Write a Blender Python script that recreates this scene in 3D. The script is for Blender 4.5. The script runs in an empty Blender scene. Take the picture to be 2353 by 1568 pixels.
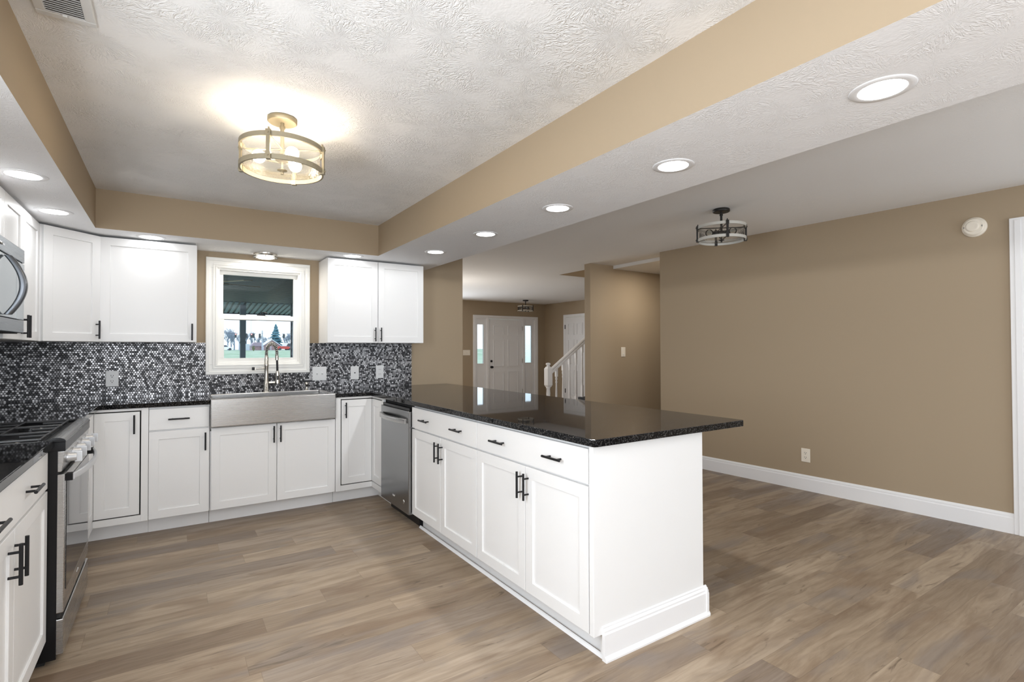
import bpy, bmesh, math, random
from mathutils import Vector, Matrix
from math import sin, cos, pi, radians as R
random.seed(7)
S = bpy.context.scene
COL = S.collection

# ------------------------------------------------------------------ camera, world, exposure
FPX = 1184.41
def look(yaw, pitch, roll):
    y, p, r = R(yaw), R(pitch), R(roll)
    f = Vector((sin(y)*cos(p), cos(y)*cos(p), sin(p)))
    a = Vector((cos(y), -sin(y), 0)); u = a.cross(f)
    r2 = a*cos(r) + u*sin(r); u2 = u*cos(r) - a*sin(r)
    return Matrix((r2, u2, -f)).transposed().to_4x4()
cd = bpy.data.cameras.new('camera'); cam = bpy.data.objects.new('camera', cd); COL.objects.link(cam)
cam.matrix_world = Matrix.Translation((1.0282, -4.9797, 1.2839)) @ look(33.464, .8523, -.1489)
cd.sensor_fit = 'HORIZONTAL'; cd.sensor_width = 36; cd.lens = 36*FPX/2353; cd.clip_start = .02; cd.clip_end = 900
S.camera = cam
W = bpy.data.worlds.new('sky'); S.world = W; W.use_nodes = True
W.node_tree.nodes['Background'].inputs[0].default_value = (.80, .90, 1, 1)
W.node_tree.nodes['Background'].inputs[1].default_value = 1.25
S.view_settings.view_transform = 'Standard'; S.view_settings.look = 'None'
S.view_settings.exposure = 0.84; S.view_settings.gamma = 1; S.view_settings.use_curve_mapping = False
S.cycles.max_bounces = 8; S.cycles.diffuse_bounces = 5; S.cycles.glossy_bounces = 5; S.cycles.transparent_max_bounces = 12
S.cycles.sample_clamp_indirect = 6; S.cycles.caustics_reflective = False; S.cycles.caustics_refractive = False

def lamp(name, kind, loc, energy, color=(1, 1, 1), rot=(0, 0, 0), size=.1, size_y=None, shape='DISK', spread=180):
    l = bpy.data.lights.new(name, kind); l.energy = energy; l.color = color
    if kind == 'AREA':
        l.shape = shape; l.size = size; l.spread = R(spread)
        if size_y: l.size_y = size_y
    elif kind == 'POINT': l.shadow_soft_size = size
    o = bpy.data.objects.new(name, l); COL.objects.link(o); o.location = loc; o.rotation_euler = rot
    return o
FILL_TINT = (.90, .95, 1)
# area lamps here are added, unseen fill; the cool ones stand in for daylight
lamp('side_fill_lamp', 'AREA', (.06, -4.15, 1.45), 35, FILL_TINT, (0, R(-90), 0), 1.3, 1.2, 'RECTANGLE')  # added fill for the peninsula doors, set at an invented opening
lamp('rear_fill_lamp', 'AREA', (1.0, -6.85, 1.5), 33, FILL_TINT, (R(90), 0, 0), 1.6, 1.1, 'RECTANGLE')  # added fill for the back run, no window known here
lamp('ceiling_fill_lamp', 'AREA', (1.4, -5.5, 1.5), 9, (1, 1, 1), (R(180), 0, 0), .5)  # unseen upward lamps added to lift the ceilings, in place of a bounced flash
lamp('ceiling_fill_lamp', 'AREA', (4.2, -5.9, 1.5), 5, (1, 1, 1), (R(180), 0, 0), .5)
lamp('dining_fill_lamp', 'AREA', (4.7, -6.85, 1.1), 13, FILL_TINT, (R(90), 0, 0), 1.7, 2.0, 'RECTANGLE')  # added fill for the dining side, set at an invented opening
lamp('living_lamp', 'POINT', (4.6, 2.6, 1.45), 17, (1, .92, .82), size=.12)
lamp('hall_fill_lamp', 'AREA', (6.3, -.62, 2.345), 5.5, (1, .93, .82), size=.13)  # added to brighten the hall wall, no fixture built for it
lamp('stairwell_fill_lamp', 'POINT', (6.9, .45, 3.4), 9, (1, .92, .8), size=.15)  # unseen lamp added to lift the dark stair opening
lamp('living_fill_lamp', 'AREA', (5.0, 5.30, 1.35), 40, FILL_TINT, (R(-90), 0, 0), 1.7, 1.3, 'RECTANGLE')  # added fill for living room and foyer, out of view

# ------------------------------------------------------------------ mesh builder
class MB:
    def __init__(s): s.v = []; s.f = []; s.m = []; s.s = []
    def add(s, vs, fs, m=0, smooth=False):
        n = len(s.v); s.v += [tuple(v) for v in vs]
        for f in fs: s.f.append([n+i for i in f]); s.m.append(m); s.s.append(smooth)
        return s
    def box(s, x0, x1, y0, y1, z0, z1, m=0):
        if x0 > x1: x0, x1 = x1, x0
        if y0 > y1: y0, y1 = y1, y0
        return s.add([(x0,y0,z0),(x1,y0,z0),(x1,y1,z0),(x0,y1,z0),(x0,y0,z1),(x1,y0,z1),(x1,y1,z1),(x0,y1,z1)],
                     [(0,3,2,1),(4,5,6,7),(0,1,5,4),(1,2,6,5),(2,3,7,6),(3,0,4,7)], m)
    def rings(s, rs, m=0, caps=(True, True), smooth=True, closed=False):
        n = len(rs[0]); vs = [p for r in rs for p in r]; fs = []
        k = len(rs)
        for i in range(k if closed else k-1):
            a, b = i*n, ((i+1) % k)*n
            for j in range(n): fs.append((a+j, a+(j+1) % n, b+(j+1) % n, b+j))
        s.add(vs, fs, m, smooth)
        if not closed:
            if caps[0]: s.add(rs[0], [list(range(n))[::-1]], m)
            if caps[1]: s.add(rs[-1], [list(range(n))], m)
        return s
    def tube(s, pts, r, n=12, m=0, caps=(True, True)):
        P = [Vector(p) for p in pts]; k = len(P)
        rr = r if isinstance(r, (list, tuple)) else [r]*k
        t0 = (P[1]-P[0]).normalized()
        up = Vector((0, 0, 1)) if abs(t0.z) < .9 else Vector((1, 0, 0))
        a = t0.cross(up).normalized(); out = []
        for i in range(k):
            t = (P[min(i+1, k-1)]-P[max(i-1, 0)]).normalized()
            a = (a - t*a.dot(t)).normalized(); b = t.cross(a)
            out.append([P[i]+(a*cos(2*pi*j/n)+b*sin(2*pi*j/n))*rr[i] for j in range(n)])
        return s.rings(out, m, caps)
    def cyl(s, p0, p1, r, n=20, m=0): return s.tube([p0, p1], r, n, m)
    def lathe(s, prof, c=(0, 0, 0), n=32, m=0, axis='z', caps=(True, True), smooth=True):
        out = []
        for (r, h) in prof:
            ring = []
            for j in range(n):
                a = 2*pi*j/n; x, y = r*cos(a), r*sin(a)
                if axis == 'z': p = (c[0]+x, c[1]+y, c[2]+h)
                elif axis == 'y': p = (c[0]+x, c[1]+h, c[2]-y)
                else: p = (c[0]+h, c[1]+x, c[2]+y)
                ring.append(p)
            out.append(ring)
        return s.rings(out, m, caps, smooth)
    def ring(s, c, ro, ri, z0, z1, n=48, m=0):
        return s.rings([[(c[0]+r*cos(2*pi*j/n), c[1]+r*sin(2*pi*j/n), z) for j in range(n)] for r, z in ((ri, z0), (ro, z0), (ro, z1), (ri, z1))], m, smooth=False, closed=True)
    def prism(s, poly, axis, a, b, m=0):
        # poly: CCW 2D points; axis 'z' -> (x,y), 'x' -> (y,z), 'y' -> (x,z)
        def P(p, h): return {'z': (p[0], p[1], h), 'x': (h, p[0], p[1]), 'y': (p[0], h, p[1])}[axis]
        n = len(poly); vs = [P(p, a) for p in poly]+[P(p, b) for p in poly]
        fs = [(i, (i+1) % n, n+(i+1) % n, n+i) for i in range(n)]+[list(range(n))[::-1], [n+i for i in range(n)]]
        return s.add(vs, fs, m)
    def ball(s, c, r, m=0, n=16, k=10, sc=(1, 1, 1)):
        pr = []
        for i in range(1, k):
            a = pi*i/k; pr.append([(c[0]+r*sc[0]*sin(a)*cos(2*pi*j/n), c[1]+r*sc[1]*sin(a)*sin(2*pi*j/n), c[2]-r*sc[2]*cos(a)) for j in range(n)])
        return s.rings(pr, m)
    def build(s, name, mats, parent=None, bevel=0, seg=2, tri=False):
        me = bpy.data.meshes.new(name); me.from_pydata(s.v, [], s.f)
        for m in (mats if isinstance(mats, (list, tuple)) else [mats]): me.materials.append(m)
        me.polygons.foreach_set('material_index', s.m); me.polygons.foreach_set('use_smooth', s.s)
        bm = bmesh.new(); bm.from_mesh(me); bmesh.ops.recalc_face_normals(bm, faces=bm.faces); bm.to_mesh(me); bm.free()
        o = bpy.data.objects.new(name, me); COL.objects.link(o)
        if parent: o.parent = parent
        if bevel:
            b = o.modifiers.new('edge', 'BEVEL'); b.width = bevel; b.segments = seg; b.limit_method = 'ANGLE'; b.angle_limit = R(40)
        return o

def tag(o, label, cat, group=None):
    o['label'] = label; o['category'] = cat
    if group: o['group'] = group
    return o
def thing(name, label, cat, loc=(0, 0, 0), rz=0, group=None):
    o = bpy.data.objects.new(name, None); COL.objects.link(o); o.empty_display_size = .05
    o.location = loc; o.rotation_euler = (0, 0, rz)
    return tag(o, label, cat, group)
def struct(name, mb, mats, parent=None, bevel=0):
    o = mb.build(name, mats, parent, bevel)
    if not parent: o['kind'] = 'structure'
    return o
def copy_tree(o, parent=None):
    c = o.copy(); COL.objects.link(c)
    if parent: c.parent = parent
    for ch in list(o.children): copy_tree(ch, c)
    return c

# ------------------------------------------------------------------ materials
class NT:
    def __init__(s, name, **kw):
        s.mat = bpy.data.materials.new(name); s.mat.use_nodes = True; s.t = s.mat.node_tree; s.b = s.t.nodes['Principled BSDF']
        for k, v in kw.items(): s.set(k, v)
    KEY = dict(col='Base Color', rough='Roughness', metal='Metallic', spec='Specular IOR Level', coat='Coat Weight', crough='Coat Roughness', emis='Emission Color', estr='Emission Strength', normal='Normal', alpha='Alpha', aniso='Anisotropic', trans='Transmission Weight', ior='IOR')
    def set(s, k, v):
        i = s.b.inputs[s.KEY[k]]
        if hasattr(v, 'links') or isinstance(v, bpy.types.NodeSocket): s.t.links.new(v, i)
        elif isinstance(v, (tuple, list)): i.default_value = (*v, 1) if len(v) == 3 else v
        else: i.default_value = v
    def n(s, typ, ins={}, **props):
        nd = s.t.nodes.new(typ)
        for k, v in props.items(): setattr(nd, k, v)
        for k, v in ins.items():
            i = nd.inputs[k]
            if isinstance(v, bpy.types.NodeSocket): s.t.links.new(v, i)
            elif isinstance(v, (tuple, list)) and i.type == 'RGBA': i.default_value = (*v, 1) if len(v) == 3 else v
            else: i.default_value = v
        return nd
    def m(s, op, a, b=0., c=None):
        d = {0: a, 1: b}
        if c is not None: d[2] = c
        return s.n('ShaderNodeMath', d, operation=op).outputs[0]
    def obj(s): return s.n('ShaderNodeTexCoord').outputs['Object']
    def xyz(s, v):
        o = s.n('ShaderNodeSeparateXYZ', {0: v}).outputs; return o[0], o[1], o[2]
    def vec(s, x, y, z): return s.n('ShaderNodeCombineXYZ', {0: x, 1: y, 2: z}).outputs[0]
    def noise(s, v, scale, detail=2., rough=.5, dist=0.): return s.n('ShaderNodeTexNoise', {'Vector': v, 'Scale': scale, 'Detail': detail, 'Roughness': rough, 'Distortion': dist}).outputs[0]
    def white(s, v): 
        o = s.n('ShaderNodeTexWhiteNoise', {'Vector': v}, noise_dimensions='3D').outputs; return o[0]
    def ramp(s, f, stops, interp='LINEAR'):
        nd = s.n('ShaderNodeValToRGB', {0: f}); r = nd.color_ramp; r.interpolation = interp
        while len(r.elements) < len(stops): r.elements.new(.5)
        for e, (p, c) in zip(r.elements, stops): e.position = p; e.color = (*c, 1) if len(c) == 3 else c
        return nd.outputs[0]
    def mix(s, f, a, b, mode='MIX'):
        nd = s.n('ShaderNodeMix', {}, data_type='RGBA', blend_type=mode)
        for k, v in ((0, f), (6, a), (7, b)):
            i = nd.inputs[k]
            if isinstance(v, bpy.types.NodeSocket): s.t.links.new(v, i)
            elif isinstance(v, (tuple, list)): i.default_value = (*v, 1)
            else: i.default_value = v
        return nd.outputs[2]
    def bump(s, h, strength=.3, dist=.002): s.set('normal', s.n('ShaderNodeBump', {'Height': h, 'Strength': strength, 'Distance': dist}).outputs[0])

def simple(name, col, rough=.5, metal=0., **kw):
    t = NT(name, col=col, rough=rough, metal=metal, **kw)
    v = t.noise(t.obj(), 35., 3.)                                      # slight unevenness of a painted or metal surface
    t.set('rough', t.m('MULTIPLY_ADD', v, rough*.2, rough*.9))
    return t.mat
WHITE = simple('cabinet_white', (.80, .80, .80), .38)
TRIM = simple('trim_white', (.82, .82, .83), .40)
VINYL = simple('vinyl_white', (.82, .82, .80), .35)
DARK = simple('shadow_gap_black', (.012, .012, .013), .7)
BLACK = simple('black_handle_metal', (.018, .018, .02), .38, .6)
IRON = simple('cast_iron', (.014, .014, .015), .26, spec=.6)
ENAMEL = simple('black_enamel', (.006, .006, .007), .3, spec=.25)
PLATE = simple('plate_white', (.74, .75, .76), .35)
ALMOND = simple('plate_almond', (.80, .74, .64), .4)
NICKEL = simple('brushed_nickel', (.62, .60, .56), .28, 1.)
CHROME = simple('chrome', (.75, .75, .76), .14, 1.)
BRONZE = simple('dark_bronze', (.028, .026, .025), .45, .5)
CHAMP = simple('champagne_metal', (.33, .28, .19), .42, .6)
RINGWOOD = simple('bronzed_wood_ring', (.28, .24, .165), .55)
GREYWOOD = simple('weathered_wood_ring', (.42, .38, .31), .6)
GREYWOOD2 = simple('pale_wood_ring', (.55, .54, .50), .6)
HVENT = simple('vent_white', (.70, .70, .69), .5)
VSLOT = simple('vent_slot_grey', (.25, .24, .23), .6)
COOKTOP = simple('cooktop_black', (.006, .006, .007), .55, spec=.06)
KNOB = simple('knob_satin_steel', (.60, .61, .63), .32, .55)
STAIRDARK = simple('stair_carpet_grey', (.05, .05, .055), .9)

def steel(name, axis, col=(.46, .455, .45), rough=.27):
    t = NT(name, col=col, metal=1.)
    x, y, z = t.xyz(t.obj())
    v = {'x': t.vec(t.m('MULTIPLY', x, 2.), t.m('MULTIPLY', y, 4.), t.m('MULTIPLY', z, 400.)),
         'y': t.vec(t.m('MULTIPLY', x, 90.), t.m('MULTIPLY', y, 2.), t.m('MULTIPLY', z, 400.)),
         'z': t.vec(t.m('MULTIPLY', x, 300.), t.m('MULTIPLY', y, 300.), t.m('MULTIPLY', z, 2.))}[axis]
    g = t.noise(v, 1., 2.)
    t.set('rough', t.m('MULTIPLY_ADD', g, .06, rough-.03))
    return t.mat
STEEL_X = steel('stainless_brushed_across', 'x')
STEEL_DW = steel('stainless_dark_brushed', 'x', (.30, .305, .31), .24)
STEEL_D = steel('slate_stainless', 'x', (.20, .225, .25), .28)

def wall_paint():
    t = NT('tan_wall_paint', col=(.375, .296, .205), rough=.62, spec=.25)
    t.bump(t.noise(t.obj(), 260., 3.), .06, .001)
    return t.mat
TAN = wall_paint()

def ceiling_mat(name, col, amount):
    t = NT(name, col=col, rough=.85, spec=.2)
    o = t.obj(); x, y, z = t.xyz(o)
    p = t.vec(x, y, 0.)
    wob = t.n('ShaderNodeTexNoise', {'Vector': p, 'Scale': 2.2, 'Detail': 1.}).outputs[1]
    pw = t.n('ShaderNodeVectorMath', {0: p, 1: t.n('ShaderNodeVectorMath', {0: wob, 3: .10}, operation='SCALE').outputs[0]}, operation='ADD').outputs[0]
    def stomps(scale, shift):
        q = t.n('ShaderNodeVectorMath', {0: pw, 1: (shift, shift*1.7, 0)}, operation='ADD').outputs[0]
        vo = t.n('ShaderNodeTexVoronoi', {'Vector': q, 'Scale': scale, 'Randomness': 1.}, voronoi_dimensions='2D', feature='F1')
        d = t.n('ShaderNodeVectorMath', {0: q, 1: vo.outputs['Position']}, operation='SUBTRACT').outputs[0]
        dx, dy, _ = t.xyz(d)
        ang = t.m('ARCTAN2', dy, dx); rad = t.m('SQRT', t.m('ADD', t.m('MULTIPLY', dx, dx), t.m('MULTIPLY', dy, dy)))
        seed = t.xyz(vo.outputs['Color'])[0]
        nv = t.vec(t.m('MULTIPLY', ang, 7.5), t.m('MULTIPLY', rad, 26.), t.m('MULTIPLY', seed, 40.))
        n1 = t.noise(nv, 1., 2.5, .55, .9)
        ridge = t.m('SUBTRACT', 1., t.m('MULTIPLY', t.m('ABSOLUTE', t.m('SUBTRACT', n1, .5)), 9.))
        ridge = t.m('MAXIMUM', ridge, 0.)
        mask = t.n('ShaderNodeMapRange', {'Value': rad, 'From Min': .012, 'From Max': .05, 'To Min': .25, 'To Max': 1.}).outputs[0]
        return t.m('MULTIPLY', ridge, mask)
    a = stomps(5.8, 0.)
    patch = t.n('ShaderNodeMapRange', {'Value': t.noise(p, 4.5, 2.), 'From Min': .36, 'From Max': .55}).outputs[0]
    h = t.m('ADD', t.m('MULTIPLY', a, patch), t.m('MULTIPLY', t.noise(p, 60., 3.), .35))
    t.bump(h, amount, .006)
    return t.mat
CEIL = ceiling_mat('stomped_ceiling_white', (.87, .87, .87), .52)
CEIL3 = ceiling_mat('soffit_ceiling_white', (.90, .90, .91), .32)
CEIL2 = ceiling_mat('dining_ceiling_white', (.84, .84, .84), .16)

def floor_mat():
    t = NT('vinyl_plank_floor', rough=.42, spec=.35)
    o = t.obj(); x, y, z = t.xyz(o); PW, PL = .1505, 1.22
    v = t.m('DIVIDE', t.m('ADD', y, 3.004), PW); row = t.m('FLOOR', v); fv = t.m('FRACT', v)
    off = t.white(t.vec(row, 3.3, 1.)); u = t.m('DIVIDE', t.m('ADD', x, t.m('MULTIPLY', off, PL)), PL)
    colm = t.m('FLOOR', u); fu = t.m('FRACT', u)
    rid = t.white(t.vec(row, colm, 7.)); rid2 = t.white(t.vec(row, colm, 19.))
    gx = t.m('ADD', x, t.m('MULTIPLY', rid, 31.)); gy = t.m('ADD', y, t.m('MULTIPLY', rid2, 17.))
    warp = t.m('MULTIPLY', t.m('SUBTRACT', t.noise(t.vec(t.m('MULTIPLY', gx, 1.3), t.m('MULTIPLY', gy, 5.), 3.), 1., 3., .55), .5), .09)
    gy = t.m('ADD', gy, warp)
    gv = t.vec(t.m('MULTIPLY', gx, 1.5), t.m('MULTIPLY', gy, 13.), 0.)
    g1 = t.noise(gv, 1., 5., .62, 1.1)
    g2 = t.noise(t.vec(t.m('MULTIPLY', gx, 7.), t.m('MULTIPLY', gy, 110.), 0.), 1., 3., .6, .4)
    blot = t.noise(t.vec(t.m('MULTIPLY', gx, 1.3), t.m('MULTIPLY', gy, 5.), 0.), 1.6, 3., .55, .6)
    # cathedral grain: stretched rings
    wv = t.n('ShaderNodeTexWave', {'Vector': t.vec(t.m('MULTIPLY', gx, .9), t.m('MULTIPLY', gy, 9.), 0.), 'Scale': 1.3, 'Distortion': 7., 'Detail': 3., 'Detail Scale': 1.1}, wave_type='BANDS', bands_direction='Y').outputs[1]
    base = t.ramp(rid, [(0, (.215, .156, .106)), (.22, (.295, .224, .157)), (.5, (.365, .280, .197)), (.75, (.395, .310, .224)), (.9, (.260, .206, .162)), (1, (.218, .170, .134))])
    c = t.mix(t.m('MULTIPLY', t.n('ShaderNodeMapRange', {'Value': g1, 'From Min': .42, 'From Max': .68}).outputs[0], .58), base, (.140, .094, .058))
    c = t.mix(t.m('MULTIPLY', t.n('ShaderNodeMapRange', {'Value': g2, 'From Min': .46, 'From Max': .78}).outputs[0], .22), c, (.46, .375, .285))
    c = t.mix(t.m('MULTIPLY', t.n('ShaderNodeMapRange', {'Value': blot, 'From Min': .48, 'From Max': .64}).outputs[0], .55), c, t.mix(t.n('ShaderNodeMapRange', {'Value': t.noise(t.vec(t.m('MULTIPLY', gx, .9), t.m('MULTIPLY', gy, 3.), 9.), 1.5, 2.), 'From Min': .45, 'From Max': .55}).outputs[0], (.180, .118, .074), (.195, .165, .148)))
    c = t.mix(t.m('MULTIPLY', t.m('POWER', wv, 5.), .13), c, (.14, .092, .058))
    knot = t.n('ShaderNodeMapRange', {'Value': t.noise(t.vec(t.m('MULTIPLY', gx, 2.6), t.m('MULTIPLY', gy, 16.), 5.), 1., 4., .6, 1.6), 'From Min': .63, 'From Max': .72}).outputs[0]
    c = t.mix(t.m('MULTIPLY', knot, .6), c, (.075, .048, .030))
    e1 = t.m('LESS_THAN', t.m('MINIMUM', fv, t.m('SUBTRACT', 1., fv)), .008)
    e2 = t.m('LESS_THAN', t.m('MINIMUM', fu, t.m('SUBTRACT', 1., fu)), .0011)
    seam = t.m('MAXIMUM', e1, e2)
    c = t.mix(t.m('MULTIPLY', seam, .35), c, (.13, .09, .06))
    t.set('col', c)
    t.set('rough', t.m('MULTIPLY_ADD', g1, .16, .36))
    t.bump(t.m('SUBTRACT', t.m('MULTIPLY', g2, .25), seam), .12, .0015)
    return t.mat
FLOOR = floor_mat()

def granite():
    t = NT('black_granite', rough=.03, spec=.20)
    o = t.obj()
    a = t.n('ShaderNodeTexVoronoi', {'Vector': o, 'Scale': 260.}).outputs['Color']
    f = t.xyz(a)[0]; n = t.noise(o, 42., 4., .65)
    k = t.m('MULTIPLY', t.m('GREATER_THAN', f, .80), n)
    c = t.mix(k, (.005, .0052, .006), (.10, .095, .09))
    c = t.mix(t.m('MULTIPLY', t.m('GREATER_THAN', t.noise(o, 130., 2.), .60), .5), c, (.035, .035, .038))
    t.set('col', c); t.set('rough', t.m('MULTIPLY_ADD', n, .03, .012))
    return t.mat
GRANITE = granite()

def penny():
    t = NT('penny_tile_mosaic', spec=.5)
    x, y, z = t.xyz(t.obj()); x = t.m('ADD', x, t.m('MULTIPLY', y, 1.)); p = .0166; h = p*math.sqrt(3)
    def lat(sh):
        u = t.m('ADD', t.m('DIVIDE', x, p), sh); v = t.m('ADD', t.m('DIVIDE', z, h), sh)
        du = t.m('MULTIPLY', t.m('SUBTRACT', t.m('FRACT', u), .5), p); dv = t.m('MULTIPLY', t.m('SUBTRACT', t.m('FRACT', v), .5), h)
        d = t.m('SQRT', t.m('ADD', t.m('MULTIPLY', du, du), t.m('MULTIPLY', dv, dv)))
        return d, t.white(t.vec(t.m('FLOOR', u), t.m('FLOOR', v), sh*8+1))
    d1, r1 = lat(0.); d2, r2 = lat(.5)
    s = t.m('LESS_THAN', d2, d1); d = t.m('MINIMUM', d1, d2)
    r = t.m('ADD', t.m('MULTIPLY', s, r2), t.m('MULTIPLY', t.m('SUBTRACT', 1., s), r1))
    tile = t.n('ShaderNodeMapRange', {'Value': d, 'From Min': .0064, 'From Max': .0074, 'To Min': 1., 'To Max': 0.}).outputs[0]
    big = t.noise(t.vec(x, z, 0.), 4., 2.)
    rr = t.m('ADD', r, t.m('MULTIPLY', t.m('SUBTRACT', big, .5), .5))
    c = t.ramp(rr, [(0, (.010, .010, .012)), (.25, (.03, .03, .034)), (.36, (.13, .128, .135)), (.60, (.27, .267, .277)), (.78, (.45, .445, .46)), (1, (.70, .695, .715))])
    c = t.mix(tile, (.018, .018, .021), c)
    t.set('col', c); t.set('metal', t.m('MULTIPLY', tile, .35)); t.set('rough', t.m('MULTIPLY_ADD', tile, -.45, .75))
    t.bump(tile, .5, .0015)
    return t.mat
PENNY = penny()

def glass(name, tint=(1, 1, 1), refl=1., seeds=False):
    m = bpy.data.materials.new(name); m.use_nodes = True; t = m.node_tree; t.nodes.remove(t.nodes['Principled BSDF'])
    out = t.nodes['Material Output']; tr = t.nodes.new('ShaderNodeBsdfTransparent'); gl = t.nodes.new('ShaderNodeBsdfGlossy'); mx = t.nodes.new('ShaderNodeMixShader'); fr = t.nodes.new('ShaderNodeFresnel')
    tr.inputs[0].default_value = (*tint, 1); gl.inputs['Roughness'].default_value = .02; fr.inputs[0].default_value = 1.35
    if seeds:
        n = t.nodes.new('ShaderNodeTexNoise'); n.inputs['Scale'].default_value = 90.; n.inputs['Detail'].default_value = 2.; b = t.nodes.new('ShaderNodeBump'); b.inputs['Strength'].default_value = .6; b.inputs['Distance'].default_value = .004
        tc = t.nodes.new('ShaderNodeTexCoord'); t.links.new(tc.outputs['Object'], n.inputs['Vector'])
        t.links.new(n.outputs[0], b.inputs['Height']); t.links.new(b.outputs[0], gl.inputs['Normal']); t.links.new(b.outputs[0], fr.inputs['Normal'])
    if seeds:
        tl = t.nodes.new('ShaderNodeBsdfTranslucent'); tl.inputs[0].default_value = (.95, .95, .93, 1); m2 = t.nodes.new('ShaderNodeMixShader'); m2.inputs[0].default_value = .09
        t.links.new(tr.outputs[0], m2.inputs[1]); t.links.new(tl.outputs[0], m2.inputs[2]); tr = m2
    t.links.new(fr.outputs[0], mx.inputs[0]); t.links.new(tr.outputs[0], mx.inputs[1]); t.links.new(gl.outputs[0], mx.inputs[2]); t.links.new(mx.outputs[0], out.inputs[0])
    return m
GLASS = glass('window_glass', (.97, .99, 1)); SEED = glass('seeded_glass', (.97, .96, .93), seeds=True)
def frost():
    t = NT('obscure_sidelight_glass', col=(.85, .95, 1), rough=.35, trans=.95, ior=1.2)
    t.bump(t.noise(t.obj(), 55., 3.), .8, .01); return t.mat
def emit(name, col, s):
    t = NT(name, col=(.8, .8, .8), emis=col, estr=s); return t.mat
LENS = emit('downlight_lens', (1, 1, 1), 5.); BULB = emit('warm_bulb', (1, .86, .62), 9.); FLENS = emit('flush_light_lens', (1, .95, .86), 2.6)
OVGLASS = simple('oven_door_glass', (.012, .013, .016), .05)
MWGLASS = simple('microwave_glass', (.36, .41, .44), .06, .75)
SLATE = simple('slate_handle_metal', (.13, .14, .155), .32, .8)

# ------------------------------------------------------------------ room shell
ZT, ZS, ZD = 2.372, 2.105, 2.396            # tray ceiling, soffit underside, dining ceiling
YB = -7.0
m = MB().box(-.12, 9.1, YB, 5.62, -.1, 0); struct('floor', m, FLOOR)
# back wall of the kitchen with the window hole
m = MB(); wx0, wx1, wz0, wz1 = 1.350, 2.004, 1.157, 1.972
m.box(-.12, wx0, 0, .15, 0, 2.6).box(wx1, 3.675, 0, .15, 0, 2.6).box(wx0, wx1, 0, .15, 0, wz0).box(wx0, wx1, 0, .15, wz1, 2.6)
struct('wall_back', m, TAN)
struct('wall_left', MB().box(-.12, 0, -3.55, 0, 0, 2.6).box(-.12, 0, YB, -4.75, 0, 2.6).box(-.12, 0, -4.75, -3.55, 0, .8).box(-.12, 0, -4.75, -3.55, 2.08, 2.6), TAN)
# wall behind the camera with unseen openings, added to let light in
m = MB().box(-.12, .2, YB-.12, YB, 0, 2.6).box(.2, 1.8, YB-.12, YB, 0, .95).box(.2, 1.8, YB-.12, YB, 2.05, 2.6).box(1.8, 3.8, YB-.12, YB, 0, 2.6).box(5.6, 6.2, YB-.12, YB, 0, 2.6).box(3.8, 5.6, YB-.12, YB, 2.1, 2.6); struct('wall_front', m, TAN)
# long wall of the dining area (slightly out of square) in its own frame: local +x runs along the wall away from the camera
AW = -.0497; XW0, YW0 = 5.7326, -.9646
RANG = math.atan2(1, AW); RW = Matrix.Translation((XW0, YW0, 0)) @ Matrix.Rotation(RANG, 4, 'Z')   # local x -> wall direction, local +y -> into the room (-x)
rw_root_rot = RANG
def rw(lx, ly, z): return RW @ Vector((lx, ly, z))
m = MB(); Lr = 6.2
m.box(-2.95, 0, -.12, 0, 0, 2.5).box(-Lr, -3.95, -.12, 0, 0, 2.5).box(-3.95, -2.95, -.12, 0, 2.10, 2.5)
o = struct('wall_right', m, TAN); o.matrix_world = RW
# base moulding along it
bm_prof = [(0, 0), (.016, 0), (.016, .105), (.012, .112), (.012, .124), (.006, .134), (0, .138)]
def moulding(length, prof=bm_prof):
    return MB().prism(prof, 'x', 0, length)
o = struct('baseboard_right', MB().prism(bm_prof, 'x', -2.95, .0), TRIM); o.matrix_world = RW
# door casing and door at the near end of that wall
d3 = MB().box(-3.04, -2.95, 0, .022, 0, 2.175).box(-3.95, -3.86, 0, .022, 0, 2.175).box(-3.86, -3.04, 0, .022, 2.085, 2.175).box(-3.01, -2.975, .022, .028, 0, 2.16)
o = struct('door_3', d3, TRIM, bevel=.003); o.matrix_world = RW; d3o = o
struct('door_leaf', MB().box(-3.86, -3.04, -.06, -.02, .015, 2.085), TRIM, d3o)
# hall wall with the switch, and the hall / stair enclosure
struct('wall_hall', MB().box(5.574, 8.95, .047, .158, 0, 2.6), TAN)
struct('wall_hall_near', MB().box(5.80, 8.95, -1.06, -.9646, 0, 2.6), TAN)
m = MB().box(8.9, 9.02, -1.06, 3.78, 0, 2.6).box(8.9, 9.02, 4.60, 5.57, 0, 2.6).box(8.9, 9.02, 3.78, 4.60, 2.03, 2.6); struct('wall_foyer', m, TAN)
# entry wall
fy = 5.42; dx0, dx1, dzt = 6.88, 8.61, 2.03
m = MB().box(3.55, 4.2, fy, fy+.15, 0, 2.6).box(4.2, 5.8, fy, fy+.15, 0, .7).box(4.2, 5.8, fy, fy+.15, 2.0, 2.6).box(5.8, dx0, fy, fy+.15, 0, 2.6).box(dx1, 9.02, fy, fy+.15, 0, 2.6).box(dx0, dx1, fy, fy+.15, dzt, 2.6)
struct('wall_entry', m, TAN)
struct('wall_living', MB().box(3.53, 3.675, .15, fy+.15, 0, 2.6), TAN)
# ceilings
x0, x1, xo, yt, yn = .5974, 2.5452, 3.2293, -.5531, -5.6
struct('ceiling_tray', MB().box(x0-.05, x1+.05, yn-.05, yt+.05, ZT, ZT+.1), CEIL)
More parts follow.
